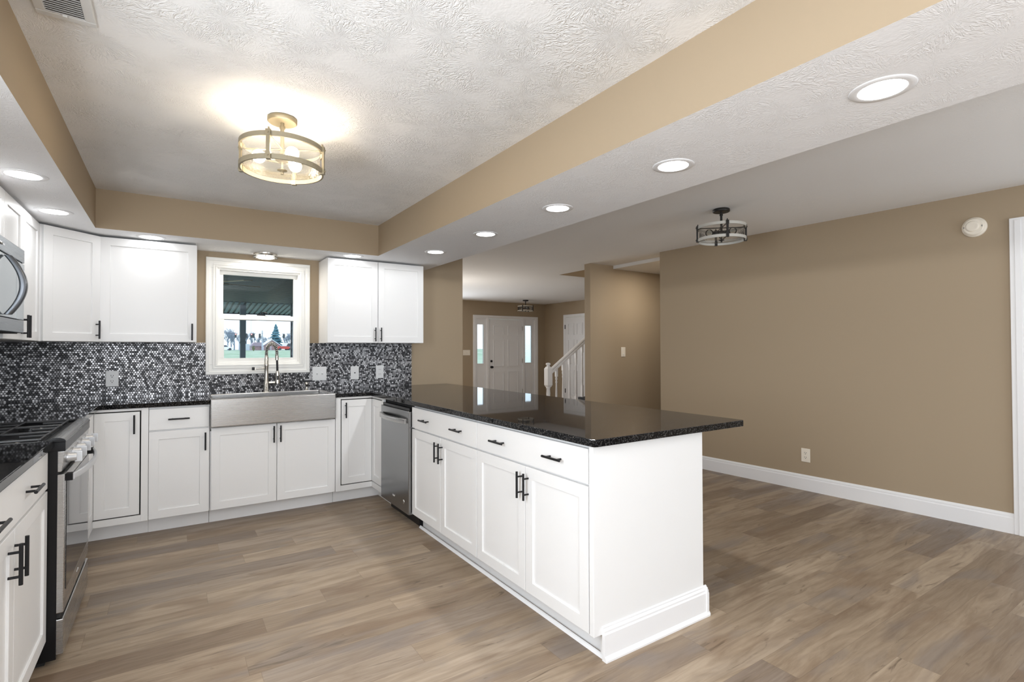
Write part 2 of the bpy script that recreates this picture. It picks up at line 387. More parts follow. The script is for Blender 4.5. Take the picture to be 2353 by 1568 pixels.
# one lowered ring around the tray
m = MB()
A = [(-.0, yn-1.4), (xo, yn-1.4), (xo, -.0), (-.0, -.0)]; B = [(x0, yn), (x1, yn), (x1, yt), (x0, yt)]
vs = [(p[0], p[1], ZS) for p in A]+[(p[0], p[1], ZS) for p in B]+[(p[0], p[1], 2.6) for p in A]+[(p[0], p[1], 2.6) for p in B]
for i in range(4):
    j = (i+1) % 4
    m.add([vs[i], vs[j], vs[4+j], vs[4+i]], [(0, 1, 2, 3)], 1)
    m.add([vs[i], vs[j], vs[8+j], vs[8+i]], [(0, 1, 2, 3)], 0)
    m.add([vs[4+i], vs[4+j], vs[12+j], vs[12+i]], [(0, 1, 2, 3)], 0)
    m.add([vs[8+i], vs[8+j], vs[12+j], vs[12+i]], [(0, 1, 2, 3)], 0)
struct('ceiling_soffit', m, [TAN, CEIL3])
# dining and living ceiling with the stair opening
hx, hy0, hy1 = 5.90, .158, 1.106
m = MB().box(xo, hx, YB, fy+.15, ZD, ZD+.1).box(hx, 9.1, YB, hy0, ZD, ZD+.1).box(hx, 9.1, hy1, fy+.15, ZD, ZD+.1)
struct('ceiling_dining', m, CEIL2)
m = MB().box(hx-.1, hx, hy0-.1, hy1+.1, ZD+.1, 4.4).box(hx, 9.1, hy1, hy1+.1, ZD+.1, 4.4).box(hx, 9.1, hy0-.1, hy0, ZD+.1, 4.4).box(9.0, 9.1, hy0, hy1, 0, 4.4)
m.box(hx, 9.1, hy1-.006, hy1-.001, ZD+.001, ZD+.3).box(hx-.1, 9.1, hy0-.1, hy1+.1, 4.4, 4.5)
struct('wall_stairwell', m, TAN)
struct('ceiling_hall', MB().box(5.99, 8.9, -.9646, .047, ZD-.042, ZD+.05), CEIL2)
# outer roof so that no sky leaks in
struct('roof', MB().box(-.3, 9.3, YB-.2, fy+.2, 4.5, 4.6).box(-.12, xo, YB, .15, 2.6, 2.7), TAN)

# ------------------------------------------------------------------ kitchen window
cz0, cz1, cx0, cx1 = 1.071, 2.056, 1.264, 2.086
def frame_ring(mb, ax0, ax1, az0, az1, w, y0, y1, m=0):
    mb.box(ax0, ax1, y0, y1, az1-w, az1, m).box(ax0, ax1, y0, y1, az0, az0+w, m)
    mb.box(ax0, ax0+w, y0, y1, az0+w, az1-w, m).box(ax1-w, ax1, y0, y1, az0+w, az1-w, m)
m = MB(); frame_ring(m, cx0, cx1, cz0, cz1, .086, -.020, 0)
frame_ring(m, cx0+.002, cx1-.002, cz0+.002, cz1-.002, .026, -.030, -.020)
frame_ring(m, cx0+.052, cx1-.052, cz0+.052, cz1-.052, .012, -.025, -.020); frame_ring(m, cx0+.070, cx1-.070, cz0+.070, cz1-.070, .012, -.024, -.020)
win = struct('window_1', m, VINYL, bevel=.002)
m = MB(); frame_ring(m, wx0, wx1, wz0, wz1, .016, .0, .12); struct('window_frame', m, VINYL, win)
m = MB(); frame_ring(m, wx0+.012, wx1-.012, 1.538, wz1-.012, .034, .055, .085)
us = struct('sash', m, VINYL, win, bevel=.002); struct('pane', MB().box(wx0+.04, wx1-.04, .068, .072, 1.56, wz1-.04), GLASS, us)
m = MB(); frame_ring(m, wx0+.012, wx1-.012, wz0+.012, 1.580, .040, .018, .050)
ls = struct('sash', m, VINYL, win, bevel=.002); struct('pane', MB().box(wx0+.05, wx1-.05, .032, .036, wz0+.05, 1.545), GLASS, ls)
m = MB().box(1.655, 1.72, .018, .05, 1.580, 1.590).tube([(1.69, .03, 1.59), (1.69, .03, 1.604), (1.715, .012, 1.607), (1.735, .012, 1.600)], .006, 8); struct('sash_lock', m, BLACK, ls)

# ------------------------------------------------------------------ cabinets
DT = .02                                   # door thickness
def shaker(x0, x1, z0, z1, y, rail=.057, dep=.008, th=DT):
    """door leaf facing -y: outer slab with a sunk flat panel"""
    m = MB(); i0, i1, k0, k1 = x0+rail, x1-rail, z0+rail, z1-rail; yb = y+th; yp = y+dep
    o = [(x0, z0), (x1, z0), (x1, z1), (x0, z1)]; i = [(i0, k0), (i1, k0), (i1, k1), (i0, k1)]
    vs = [(a, y, b) for a, b in o]+[(a, y, b) for a, b in i]+[(a, yp, b) for a, b in i]+[(a, yb, b) for a, b in o]
    fs = [(8, 9, 10, 11), (12, 15, 14, 13)]
    for j in range(4):
        k = (j+1) % 4; fs += [(j, k, 4+k, 4+j), (4+j, 4+k, 8+k, 8+j), (j, 12+j, 12+k, k)]
    return m.add(vs, fs)
def slab(x0, x1, z0, z1, y, th=DT): return MB().box(x0, x1, y, y+th, z0, z1)
def pull(parent, x, z, y, vertical=True, L=.128, so=.030):
    """slim bar pull standing off a face at y, towards -y"""
    m = MB(); r = .0056; e = L/2; q = .038
    if vertical:
        m.cyl((x, y-so, z-e), (x, y-so, z+e), r, 14)
        for s in (-q, q): m.cyl((x, y, z+s), (x, y-so, z+s), .0042, 10)
    else:
        m.cyl((x-e, y-so, z), (x+e, y-so, z), r, 14)
        for s in (-q, q): m.cyl((x+s, y, z), (x+s, y-so, z), .0042, 10)
    return m.build('handle', BLACK, parent)
BZ0, BZ1, DZ0, DZ1, ZC = .108, .712, .722, .868, .884
def carcass(root, w, depth=.585, toe=.066, base=True, z0=.105, z1=ZC):
    m = MB().box(0, w, 0, depth, z0, z1)
    c = m.build('carcass', WHITE, root, .0015)
    if base: MB().box(0, w, toe, toe+.02, 0, z0).build('toe_kick', WHITE, root)
    return c
G = .0015
def base_cabinet(label, loc, rz, w, doors, drawers, group='white shaker base cabinets', pulls=(), depth=.585):
    r = thing('base_cabinet', label, 'cabinet', loc, rz, group); carcass(r, w, depth)
    for (a, b, hx, *z) in doors:
        zt = z[0] if z else BZ1
        d = shaker(a+G, b-G, BZ0, zt, -DT).build('door', WHITE, r, .0015)
        if hx is not None: pull(d, hx, zt-.092 if not z else zt-.078, -DT)
    for (a, b, hs) in drawers:
        d = slab(a+G, b-G, DZ0, DZ1, -DT).build('drawer', WHITE, r, .002)
        for h in hs: pull(d, h, (DZ0+DZ1)/2, -DT, False)
    return r
YF = -.594                                   # carcass front plane of the back run
XFL = .594                                   # carcass front plane of the left run
XFP = 2.488                                  # carcass front plane of the peninsula
# back run: drawer base, sink base
base_cabinet('narrow white base cabinet with one drawer over one door, next to the steel sink', (.901, YF, 0), 0, .366, [(0, .362, .337)], [(0, .362, (.176,))])
base_cabinet('white two door cabinet under the stainless farmhouse sink', (1.270, YF, 0), 0, .892, [(.004, .447, .424, .706), (.449, .892, .472, .706)], [])
for ch in [o for o in COL.objects if o.name.startswith('base_cabinet')][-1].children:
    if ch.name.startswith('carcass'): ch.data = MB().box(0, .892, 0, .585, .105, .684).build('tmp', WHITE).data
bpy.data.objects.remove(bpy.data.objects['tmp'])
# left run: cabinet in front of the range (near the camera) and the slim cabinet beyond it
base_cabinet('wide white base cabinet with a two-pull drawer and two doors beside the gas range', (XFL, -3.245, 0), R(90), 1.052, [(0, .525, .445), (.527, 1.050, .525+.0)], [(0, 1.05, (.245, .712))])
base_cabinet('slim white base cabinet between gas range and the inside corner', (XFL, -1.425, 0), R(90), .50, [(.004, .30, .14)], [])
# peninsula
base_cabinet('white peninsula base cabinet next to the dishwasher, two drawer pulls and two doors', (XFP, -1.500, 0), R(-90), .9365, [(0, .466, .437), (.468, .9345, .497)], [(0, .9345, (.245, .715))])
base_cabinet('white peninsula base cabinet at the open end, two drawer pulls and two doors', (XFP, -2.438, 0), R(-90), .933, [(0, .474, .447), (.476, .931, .503)], [(0, .931, (.245, .715))])

def corner_cabinet(label, loc, flip):
    """inside-corner cabinet with a two-leaf folding door set into its face frame; local origin = inner corner of the door faces.
    leaf one faces -y on the x<0 side (flip=1) or x>0 side (flip=-1); leaf two faces the open side along y"""
    s = flip; r = thing('corner_cabinet', label, 'cabinet', loc, 0, 'inside corner base cabinets')
    a, b = (.303 if s > 0 else .296), .294                 # leg lengths seen from the inner corner
    f = .041
    def bx(m, x0, x1, y0, y1, z0, z1, mi=0): m.box(s*x0, s*x1, y0, y1, z0, z1, mi)
    m = MB()
    # face frame on the back-run leg (faces -y, plane y=0)
    bx(m, -a, -a+f, 0, .02, .105, ZC); bx(m, -a+f, 0, 0, .02, .866, ZC); bx(m, -a+f, 0, 0, .02, .105, .150)
    # face frame on the other leg (faces the kitchen, plane x=0)
    bx(m, 0, .02, -b, -b+f, .105, ZC); bx(m, 0, .02, -b+f, .02, .866, ZC); bx(m, 0, .02, -b+f, .02, .105, .150)
    bx(m, -a, .106, .086, .106, 0, .105); bx(m, .086, .106, -b, .106, 0, .105); bx(m, -a, .02, .02, .11, .100, .105); bx(m, .02, .11, -b, .11, .100, .105)
    m.build('carcass', WHITE, r, .0015)
    m = MB(); bx(m, -a+f, .03, .030, .034, .150, .866); bx(m, .030, .034, -b+f, .03, .150, .866); m.build('gap_shade_sheet', DARK, r)  # black sheets behind the door paint the shade seen in its gap
    d = MB(); q = .008
    sh = shaker(-a+f+q, -.001, .158, .858, 0)
    d.add([(s*v[0], v[1], v[2]) for v in sh.v], sh.f)
    sh = shaker(0, b-f-q-.001, .158, .858, 0)               # second leaf: local x runs along -y
    d.add([(s*v[1], -v[0], v[2]) for v in sh.v], sh.f)
    d = d.build('door', WHITE, r, .0015)
    hx = s*(-a+f+q+.030); pull(d, hx, .775, 0)
    return r
corner_cabinet('white inside-corner cabinet with folding door between the sink and the dishwasher', (2.468, -.614, 0), 1)
corner_cabinet('white inside-corner cabinet with folding door between the range and the drawer cabinet', (.604, -.614, 0), -1)

# peninsula end panel with its base moulding
r = thing('end_panel', 'white panel with tall base moulding closing the open end of the peninsula', 'panel', (2.468, -3.374, 0))
MB().prism([(0, .105), (.708, .105), (.708, ZC), (0, ZC)], 'y', -.025, 0).build('panel', WHITE, r, .0015)
MB().box(.060, .708, -.025, 0, 0, .105).build('panel_foot', WHITE, r)
m = MB(); P = [(0, 0), (-.026, 0), (-.026, .008), (-.020, .018), (-.016, .022), (-.016, .108), (-.012, .114), (-.012, .122), (-.006, .130), (-.006, .136), (0, .140)]
m.prism([(-.025+p[0], p[1]) for p in P], 'x', .045, .724)
m.prism([(.708-p[0], p[1]) for p in P], 'y', -.045, .9)
m.build('base_moulding', TRIM, r)
# shoe strip under the peninsula toe kick
MB().prism([(.052, 0), (.066, 0), (.066, .014), (.060, .012)], 'y', -.02, 1.87).build('shoe_strip', TRIM, r)
MB().box(.712, .722, 0, 3.35, 0, ZC).build('back_panel', WHITE, r)

# overhead cabinets
UZ0, UZ1, UD = 1.339, 2.092, .305
def overhead(label, loc, rz, w, doors, z0=UZ0, z1=UZ1, depth=UD, hl=True):
    r = thing('overhead_cabinet', label, 'cabinet', loc, rz, 'white shaker overhead cabinets')
    MB().box(0, w, 0, depth, z0, z1).build('carcass', WHITE, r, .0015)
    for (a, b, hx) in doors:
        d = shaker(a+G, b-G, z0+.002, z1-.004, -DT).build('door', WHITE, r, .0015)
        if hx is not None: pull(d, hx, z0+.078, -DT)
    return r
overhead('white two door overhead cabinet between the window and the open room', (2.168, -.305, 0), 0, .906, [(0, .453, .423), (.455, .906, .477)])
overhead('wide white single door overhead cabinet next to the window', (.602, -.305, 0), 0, .589, [(.0, .589, .558)])
overhead('white two door overhead cabinet between the microwave and the angled corner cabinet', (.305, -1.425, 0), R(90), .838, [(0, .395, .370), (.397, .836, .425)])
overhead('short white overhead cabinet above the microwave', (.305, -2.187, 0), R(90), .760, [(0, .379, None), (.381, .760, None)], 1.80)
r = thing('overhead_cabinet', 'white angled corner overhead cabinet with one door', 'cabinet', (0, 0, 0), 0, 'white shaker overhead cabinets')
cp = [(0.002, -.585), (.322, -.585), (.600, -.305), (.600, -.002), (.002, -.002)]
MB().prism(cp, 'z', UZ0, UZ1).build('carcass', WHITE, r, .0015)
dw = math.hypot(.278, .28)
sub = shaker(.012, dw-.012, UZ0+.002, UZ1-.004, -DT)
Md = Matrix.Translation((.322, -.585, 0)) @ Matrix.Rotation(math.atan2(.28, .278), 4, 'Z')
d = sub.build('door', WHITE, r, .0015); d.matrix_local = Md
pull(d, dw-.040, UZ0+.085, -DT)

# ------------------------------------------------------------------ countertops and tile
poly = [(.002, -1.424), (.632, -1.424), (.632, -.632), (1.266, -.632), (1.266, -.150), (2.158, -.150), (2.158, -.632), (2.450, -.632), (2.450, -3.415), (2.455, -3.425), (2.466, -3.429), (3.470, -3.429), (3.4826, -3.417), (3.4826, -.002), (.002, -.002)]
tag(MB().prism(poly, 'z', ZC, .915).build('countertop', GRANITE, None, .003, 2), 'polished black granite countertop running behind the sink and along the peninsula', 'countertop')
tag(MB().box(.002, .632, -3.245, -2.192, ZC, .915).build('countertop', GRANITE, None, .003, 2), 'short black granite countertop on the wide cabinet beside the range', 'countertop')
m = MB().box(.008, cx0, -.008, 0, .915, UZ0).box(cx0, cx1, -.008, 0, .915, cz0).box(cx1, 3.081, -.008, 0, .915, UZ0)
m.box(0, .008, -3.25, 0, .915, UZ0)
tag(m.build('tile_backsplash', PENNY), 'penny round mosaic backsplash in black, grey and silver tile', 'backsplash')

# ------------------------------------------------------------------ sink, faucet, dispenser
r = thing('farmhouse_sink', 'stainless steel apron front farmhouse sink under the window', 'sink', (1.268, -.655, 0))
w, dp = .888, .503; th = .024; zt, zb, zf = .921, .690, .716
# outer shell with a rounded apron
m = MB()
m.box(0, w, 0, .030, zf, zt)                                             # apron
m.box(0, th, .030, dp, .885, zt).box(w-th, w, .030, dp, .885, zt).box(0, th, .070, dp, zb, .885).box(w-th, w, .070, dp, zb, .885).box(th, w-th, dp-.03, dp, zb, zt).box(th, w-th, .070, dp-.03, zb, zb+.012).box(th, w-th, .030, .070, zf+.02, zt)
m.build('bowl', STEEL_X, r, .006, 3)
MB().lathe([(.045, 0), (.045, .004), (.030, .005), (.028, .002)], (w/2, dp/2+.03, zb+.012), 24).build('drain', CHROME, r)
# faucet
fx, fyy = 1.716, -.082
r = thing('spring_faucet', 'brushed nickel pull-down kitchen faucet with a coil spring neck behind the sink', 'faucet', (fx, fyy, .915))
dxn, dyn = .36, -.933
MB().lathe([(.026, 0), (.026, .006), (.021, .010), (.021, .088), (.0165, .096), (.0165, .215), (.019, .222), (.019, .240), (.0165, .246), (.0165, .300), (.012, .316)], (0, 0, 0), 24).build('post', NICKEL, r)
m = MB().tube([(.018, 0, .078), (.082, -.012, .078)], .012, 14).tube([(.076, -.010, .082), (.080, -.010, .122)], .0045, 10); m.build('lever_handle', NICKEL, r)
def arc_pts(n):
    P = []; rad = .082
    for i in range(n+1):
        t = i/n
        if t < .18: P.append(Vector((0, 0, .300+.045*t/.18)))
        elif t < .82:
            a = pi*(t-.18)/.64; s = rad*(1-cos(a)); P.append(Vector((dxn*s, dyn*s, .345+.072*sin(a))))
        else: P.append(Vector((dxn*2*rad, dyn*2*rad, .345-.05*(t-.82)/.18)))
    return P
core = arc_pts(40); MB().tube(core, .0085, 10).build('hose', BLACK, r)
N = 520; hel = []; cp_ = arc_pts(N)
for i, p in enumerate(cp_):
    t = (cp_[min(i+1, N)]-cp_[max(i-1, 0)]).normalized(); a = Vector((-dyn, dxn, 0)); b = t.cross(a).normalized(); ph = 2*pi*i/N*26
    hel.append(p+(a*cos(ph)+b*sin(ph))*.0125)
MB().tube(hel, .0027, 6).build('coil_spring', NICKEL, r)
e = core[-1]
m = MB().tube([e, e+Vector((.002, -.003, -.04)), e+Vector((.004, -.004, -.115))], .0085, 10); m.build('hose', BLACK, r)
MB().lathe([(.014, .022), (.014, -.018)], (e.x, e.y, e.z), 18).build('collar', NICKEL, r)
h = MB().lathe([(.011, 0), (.014, -.01), (.0165, -.045), (.0165, -.075), (.019, -.082), (.019, -.104)], (e.x+.004, e.y-.004, e.z-.11), 20).build('spray_head', NICKEL, r)
MB().box(e.x+.004-.006, e.x+.004+.006, e.y-.024, e.y-.019, e.z-.185, e.z-.150).build('spray_button', BLACK, h)
m = MB().tube([(-.014, 0, .205), (-.085, 0, .203)], .0045, 10).cyl((-.012, 0, .205), (-.022, 0, .205), .008); m.build('side_arm', NICKEL, r)
m = MB().box(-.112, -.092, -.012, .012, .190, .216).box(-.092, -.083, -.012, .012, .190, .216, 1); m.build('arm_clip', [BLACK, NICKEL], r)
tag(MB().lathe([(.017, 0), (.017, .006), (.011, .010), (.011, .045), (.015, .048), (.015, .068), (.006, .072)], (0, 0, 0), 20).build('soap_dispenser', NICKEL), 'short brushed nickel soap dispenser on the counter edge behind the sink', 'soap dispenser').location = (2.046, -.085, .915)

# ------------------------------------------------------------------ gas range
r = thing('gas_range', 'stainless and black freestanding gas range with knobs and cast iron grates', 'range', (.665, -2.186, 0), R(90))
w = .752                                                # local x 0..w, local y=0 door front, +y towards the wall
MB().box(0, w, .022, .640, .02, .882).build('body', ENAMEL, r, .002)
m = MB().box(.004, w-.004, .060, .640, .882, .890)
for a, b, c, d_ in ((.0, .012, .06, .64), (w-.012, w, .06, .64), (0, w, .622, .64)): m.box(a, b, c, d_, .882, .912)
m.build('cooktop', COOKTOP, r, .002)
# front rail
m = MB(); prof = []
for i in range(9): a = pi*i/8; prof.append((.026+.030*-cos(a), .906+.017*sin(a)))
m.prism(prof[::-1], 'x', .0, w); fr_ = m.build('front_rail', STEEL_X, r); MB().prism([(a*1.0, b+.0006) for a, b in prof[::-1]], 'x', -.006, .0).build('end_cap', ENAMEL, fr_)
MB().box(-.001, w+.001, -.002, .085, .868, .905).build('rail_trim_shadow', ENAMEL, r, .002)  # black end trim; its front strip also paints the shadow line under the rail
cpn = MB().prism([(.000, .866), (.030, .866), (.030, .782), (.010, .782)][::-1], 'x', .004, w-.004).build('control_panel', STEEL_X, r, .002)
for i in range(5):
    kx = .095+i*.1405; kz = .826; ang = math.atan2(.010, .084); ny = (0, -cos(ang), sin(ang)*-1)
    kb = MB()
    kb.lathe([(.020, .004), (.022, 0), (.022, -.008), (.019, -.012), (.018, -.030), (.016, -.034)], (kx, .006, kz), 24, axis='y')
    kb.box(kx-.005, kx+.005, -.046, -.020, kz-.022, kz+.022)
    kb.build('knob', KNOB, r, .0015)
dr = MB().box(.002, w-.002, 0, .045, .205, .772).build('oven_door', STEEL_X, r, .003)
MB().box(.045, w-.045, -.002, .001, .285, .735).build('oven_window', OVGLASS, dr)
for q in (.03, w-.06): MB().box(q, q+.03, -.022, 0, .738, .768).build('handle_bracket', ENAMEL, dr)
hp = []; rr = []
for i in range(25):
    t = i/24; hp.append((.040+(w-.08)*t, -.018-.036*sin(pi*t)**.8, .753))
m = MB(); sec = []
for p in hp: sec.append([(p[0], p[1]-.009, p[2]-.012), (p[0], p[1]+.004, p[2]-.014), (p[0], p[1]+.004, p[2]+.014), (p[0], p[1]-.009, p[2]+.012)])
m.rings(sec); m.build('handle', KNOB, dr, .003)
m = MB()
for i in range(2): m.box(.05, w-.05, -.001, .004, .776+i*.003, .7775+i*.003)
m.build('vent_line', DARK, dr)
def squiggle(mb, x, z, y, s, n=5, mi=0):
    """small looping emblem strokes standing on a face at y"""
    pts = [(x+s*(i/16-.5)*2.2, y, z+s*.35*sin(i*1.25)) for i in range(17)]
    mb.tube(pts, s*.09, 6, mi)
m = MB(); squiggle(m, w/2, .245, -.0005, .020); m.build('emblem', CHROME, dr)
dd = MB().box(.004, w-.004, .0, .045, .035, .180).build('drawer', STEEL_X, r, .004)
MB().box(.010, w-.010, .012, .05, .182, .203).build('shadow_gap', DARK, r)
MB().box(.02, w-.02, .06, .60, 0, .035).build('plinth', DARK, r)
# grates: three cast iron frames with fingers, and burners beneath
for k in range(3):
    g = MB(); gx0 = .020+k*.2385; gx1 = gx0+.232; gy0, gy1 = .075, .600; z0 = .914; b = .0048
    for xx in (gx0+b, gx1-b): g.box(xx-b*.8, xx+b*.8, gy0, gy1, z0, z0+.009)
    for yy in (gy0+b, .245, .430, gy1-b): g.box(gx0, gx1, yy-b*.8, yy+b*.8, z0, z0+.009)
    cxm = (gx0+gx1)/2
    for ya, yb2 in ((gy0, .165), (.250, .430), (.515, gy1)): g.box(cxm-b*.7, cxm+b*.7, ya, yb2, z0, z0+.010)
    for xx in (gx0+b, gx1-b):
        for yy in (gy0+.01, .338, gy1-.01): g.box(xx-b, xx+b, yy-b, yy+b, .890, z0)
    g.build('grate', IRON, r, .002)
for bx_, by_, br in ((.135, .205, .045), (.135, .470, .038), (.376, .338, .05), (.617, .205, .048), (.617, .470, .036)):
    MB().lathe([(br, 0), (br, .008), (br*.8, .010), (br*.8, .018), (br*.3, .019)], (bx_, by_, .890), 24).build('burner', IRON, r)

# ------------------------------------------------------------------ microwave over the range
r = thing('microwave', 'slate grey over-the-range microwave with a bowed handle', 'microwave', (.402, -2.186, 1.365), R(90))
w = .758; H = .424
MB().box(0, w, .03, .395, 0.012, H).build('body', STEEL_DW, r, .003)
MB().box(.02, w-.02, .02, .38, 0, .012).build('underside', DARK, r)
tp = MB().box(0, w, 0, .03, H-.066, H).build('top_panel', STEEL_D, r, .003)
bt = MB().box(0, w, 0, .03, .004, .066).build('lower_panel', STEEL_D, r, .003)
MB().box(.002, w-.002, .008, .03, H-.072, H-.066).build('shadow_gap', DARK, r)
dr = MB().box(0, .600, 0, .03, .068, H-.072).build('door', MWGLASS, r, .003)
MB().box(.602, w, 0, .03, .068, H-.072).build('control_panel', MWGLASS, r, .003)
hp = []
m = MB(); sec = []
for i in range(25):
    t = i/24; z = .078+(H-.160)*t; y = -.008-.052*sin(pi*t)**.9
    sec.append([(.356, y-.020, z), (.386, y-.020, z), (.390, y+.006, z), (.352, y+.006, z)])
m.rings(sec); hd = m.build('handle', SLATE, dr, .006)
m = MB(); squiggle(m, .32, H-.034, -.001, .016); m.box(.345, .375, -.002, .001, H-.038, H-.030); m.build('emblem', CHROME, tp)

# ------------------------------------------------------------------ dishwasher
r = thing('dishwasher', 'stainless dishwasher with a bowed bar handle, built into the peninsula', 'dishwasher', (2.446, -.912, 0), R(-90))
w = .580
MB().box(.002, w+.004, .045, .60, .10, .880).build('tub', DARK, r)
dr = MB().box(0, w, 0, .045, .095, .835).build('door', STEEL_DW, r, .005, 3)
MB().box(.012, w-.012, .012, .045, .836, .856).build('control_strip', ENAMEL, r, .002)
m = MB(); sec = []
for i in range(21):
    t = i/20; x = .025+(w-.05)*t; y = -.012-.030*sin(pi*t)**.8
    sec.append([(x, y-.010, .745), (x, y+.006, .742), (x, y+.006, .782), (x, y-.010, .779)])
m.rings(sec); m.box(.025, .045, -.012, 0, .75, .775).box(w-.045, w-.025, -.012, 0, .75, .775); m.build('handle', STEEL_X, dr, .003)
m = MB(); squiggle(m, .29, .172, -.0005, .022); m.build('emblem', CHROME, dr)
m = MB().lathe([(.015, .001), (.015, -.002), (.012, -.0022)], (w-.095, 0, .170), 24, axis='y').box(w-.100, w-.090, -.003, -.0020, .163, .177, 1); m.build('badge', [CHROME, ENAMEL], dr)
MB().box(0, w, .085, .11, .004, .095).build('toe_kick', ENAMEL, r)

# ------------------------------------------------------------------ ceiling lights
def downlight(x, y, label, watt):
    r = thing('recessed_light', label, 'recessed light', (x, y, ZS), 0, 'recessed ceiling lights in the soffit')
    MB().lathe([(.064, -.002), (.068, -.0035), (.088, -.003), (.091, 0), (.064, 0)], (0, 0, 0), 40, caps=(False, False)).build('trim_ring', TRIM, r)
    MB().lathe([(.0645, -.001), (.0645, -.004)], (0, 0, 0), 40).build('lens', LENS, r)
    if x > 2.6:
        l = lamp('recessed_lamp', 'SPOT', (x, y, ZS-.014), watt, (.97, .985, 1), (0, 0, 0), .05)
        l.data.spot_size = R(179); l.data.spot_blend = .05; l.data.shadow_soft_size = .05
    else: l = lamp('recessed_lamp', 'AREA', (x, y, ZS-.008), watt, (.97, .985, 1), (0, 0, 0), .12)
    return r
DW = 8.0
for x, y, lb in ((2.905, -4.274, 'recessed light in the peninsula soffit, the one closest to the camera'), (2.906, -3.457, 'recessed light in the peninsula soffit, second from the camera, above the open counter end'),
                 (2.908, -2.623, 'recessed light in the peninsula soffit, third and middle of its row'), (2.900, -1.809, 'recessed light in the peninsula soffit, second from the sink wall'),
                 (2.890, -.993, 'recessed light in the peninsula soffit, the one closest to the sink wall'), (.445, -1.713, 'recessed light in the soffit above the microwave'),
                 (.443, -.944, 'recessed light in the soffit in front of the angled corner cabinet'), (.900, -.400, 'recessed light in the soffit before the wide single door overhead cabinet'),
                 (2.358, -.425, 'recessed light in the soffit before the two door overhead cabinet beside the window')):
    downlight(x, y, lb, (3. if y > -1.2 else 11. if y > -2 else 3.5 if y < -4 else 17.) if x > 2.6 else (.35 if y > -.6 else .8))
# flush light over the sink
r = thing('flush_light', 'small round flush ceiling light over the kitchen window', 'ceiling light', (1.697, -.135, ZS))
MB().lathe([(.092, 0), (.092, -.022), (.088, -.024)], (0, 0, 0), 40).build('rim', NICKEL, r)
MB().lathe([(.070, -.022), (.070, -.034), (.060, -.042)], (0, 0, 0), 40).build('lens', FLENS, r)
MB().ring((0, 0), .099, .072, -.036, -.032).build('glass_ring', SEED, r)
for a in range(3): MB().cyl((.082*cos(a*2.1+.4), .082*sin(a*2.1+.4), -.024), (.082*cos(a*2.1+.4), .082*sin(a*2.1+.4), -.038), .004, 8).build('clip', NICKEL, r)
lamp('flush_lamp', 'AREA', (1.697, -.135, ZS-.05), 3.2, (1, .93, .82), (0, 0, 0), .13)
# drum fixtures
def drum(label, loc, metal, wood, lit, rot=0.):
    r = thing('drum_ceiling_light', label, 'ceiling light', loc, rot, 'round two-ring drum ceiling lights')
    MB().lathe([(.060, 0), (.065, -.004), (.065, -.020), (.060, -.024)], (0, 0, 0), 40).build('canopy', metal, r)
    MB().cyl((0, 0, -.022), (0, 0, -.190), .009, 14).cyl((0, 0, -.040), (0, 0, -.052), .013, 14).build('stem', metal, r)
    R0 = .183
    for z in (-.145, -.245): MB().ring((0, 0), R0, R0-.008, z-.011, z+.011, 64).build('ring', wood, r)
    for k in range(4):
        a = R(28+90*k); c, s = cos(a), sin(a); q = Vector((c, s, 0)); n = Vector((-s, c, 0)); m = MB()
        def rb(r0, r1, hw, z0, z1):
            vs = [q*rr+n*ww+Vector((0, 0, zz)) for zz in (z0, z1) for rr, ww in ((r0, -hw), (r1, -hw), (r1, hw), (r0, hw))]
            m.add(vs, [(0, 1, 2, 3)[::-1], (4, 5, 6, 7), (0, 1, 5, 4), (1, 2, 6, 5), (2, 3, 7, 6), (3, 0, 4, 7)])
        rb(R0-.002, R0+.008, .008, -.258, -.132); rb(R0-.012, R0+.009, .0105, -.160, -.130); rb(R0-.012, R0+.009, .0105, -.260, -.230)
        m.cyl(q*(R0-.002)+Vector((0, 0, -.13)), q*(R0-.002)+Vector((0, 0, -.118)), .004, 8); m.cyl(q*(R0+.008)+Vector((0, 0, -.145)), q*(R0+.014)+Vector((0, 0, -.145)), .004, 8); m.cyl(q*(R0+.008)+Vector((0, 0, -.245)), q*(R0+.014)+Vector((0, 0, -.245)), .004, 8)
        m.build('strap', metal, r)
    m = MB()
    for k in range(2):
        a = R(28+90*k); m.cyl((cos(a)*R0*.97, sin(a)*R0*.97, -.150), (-cos(a)*R0*.97, -sin(a)*R0*.97, -.150), .004, 8)
    m.build('cross_bar', metal, r)
    gz0, gz1 = -.236, -.152
    MB().lathe([(.168, gz1), (.168, gz0)], (0, 0, 0), 64, caps=(False, False)).build('glass_shade', SEED, r)
    MB().lathe([(.168, gz0), (.166, gz0-.004), (.02, gz0-.006)], (0, 0, 0), 64, caps=(False, False)).build('glass_base', SEED, r)
    MB().lathe([(.030, -.178), (.034, -.182), (.034, -.200), (.026, -.206)], (0, 0, 0), 24).build('socket_hub', metal, r)
    MB().cyl((0, 0, -.20), (0, 0, -.262), .004, 10).lathe([(.022, -.246), (.022, -.250), (.007, -.253), (.007, -.266)], (0, 0, 0), 20).build('finial', metal, r)
    for k in range(3):
        a = R(10+120*k); q = Vector((cos(a), sin(a), 0)); z = Vector((0, 0, -.192))
        s_ = MB().cyl(q*.026+z, q*.068+z, .014, 14).build('socket', TRIM if lit else metal, r)
        b = MB().ball(q*.100+z, .030, 0, 16, 10).build('bulb', BULB if lit else CLEARBULB, r)
        if lit:
            M = Matrix.Rotation(rot, 3, 'Z'); p = M @ (q*.100+z)
            lamp('bulb_lamp', 'POINT', Vector(loc)+p+Vector((0, 0, .0)), lit, (1, .85, .65), size=.032)
    return r
CLEARBULB = glass('clear_bulb_glass', (.9, .9, .88))
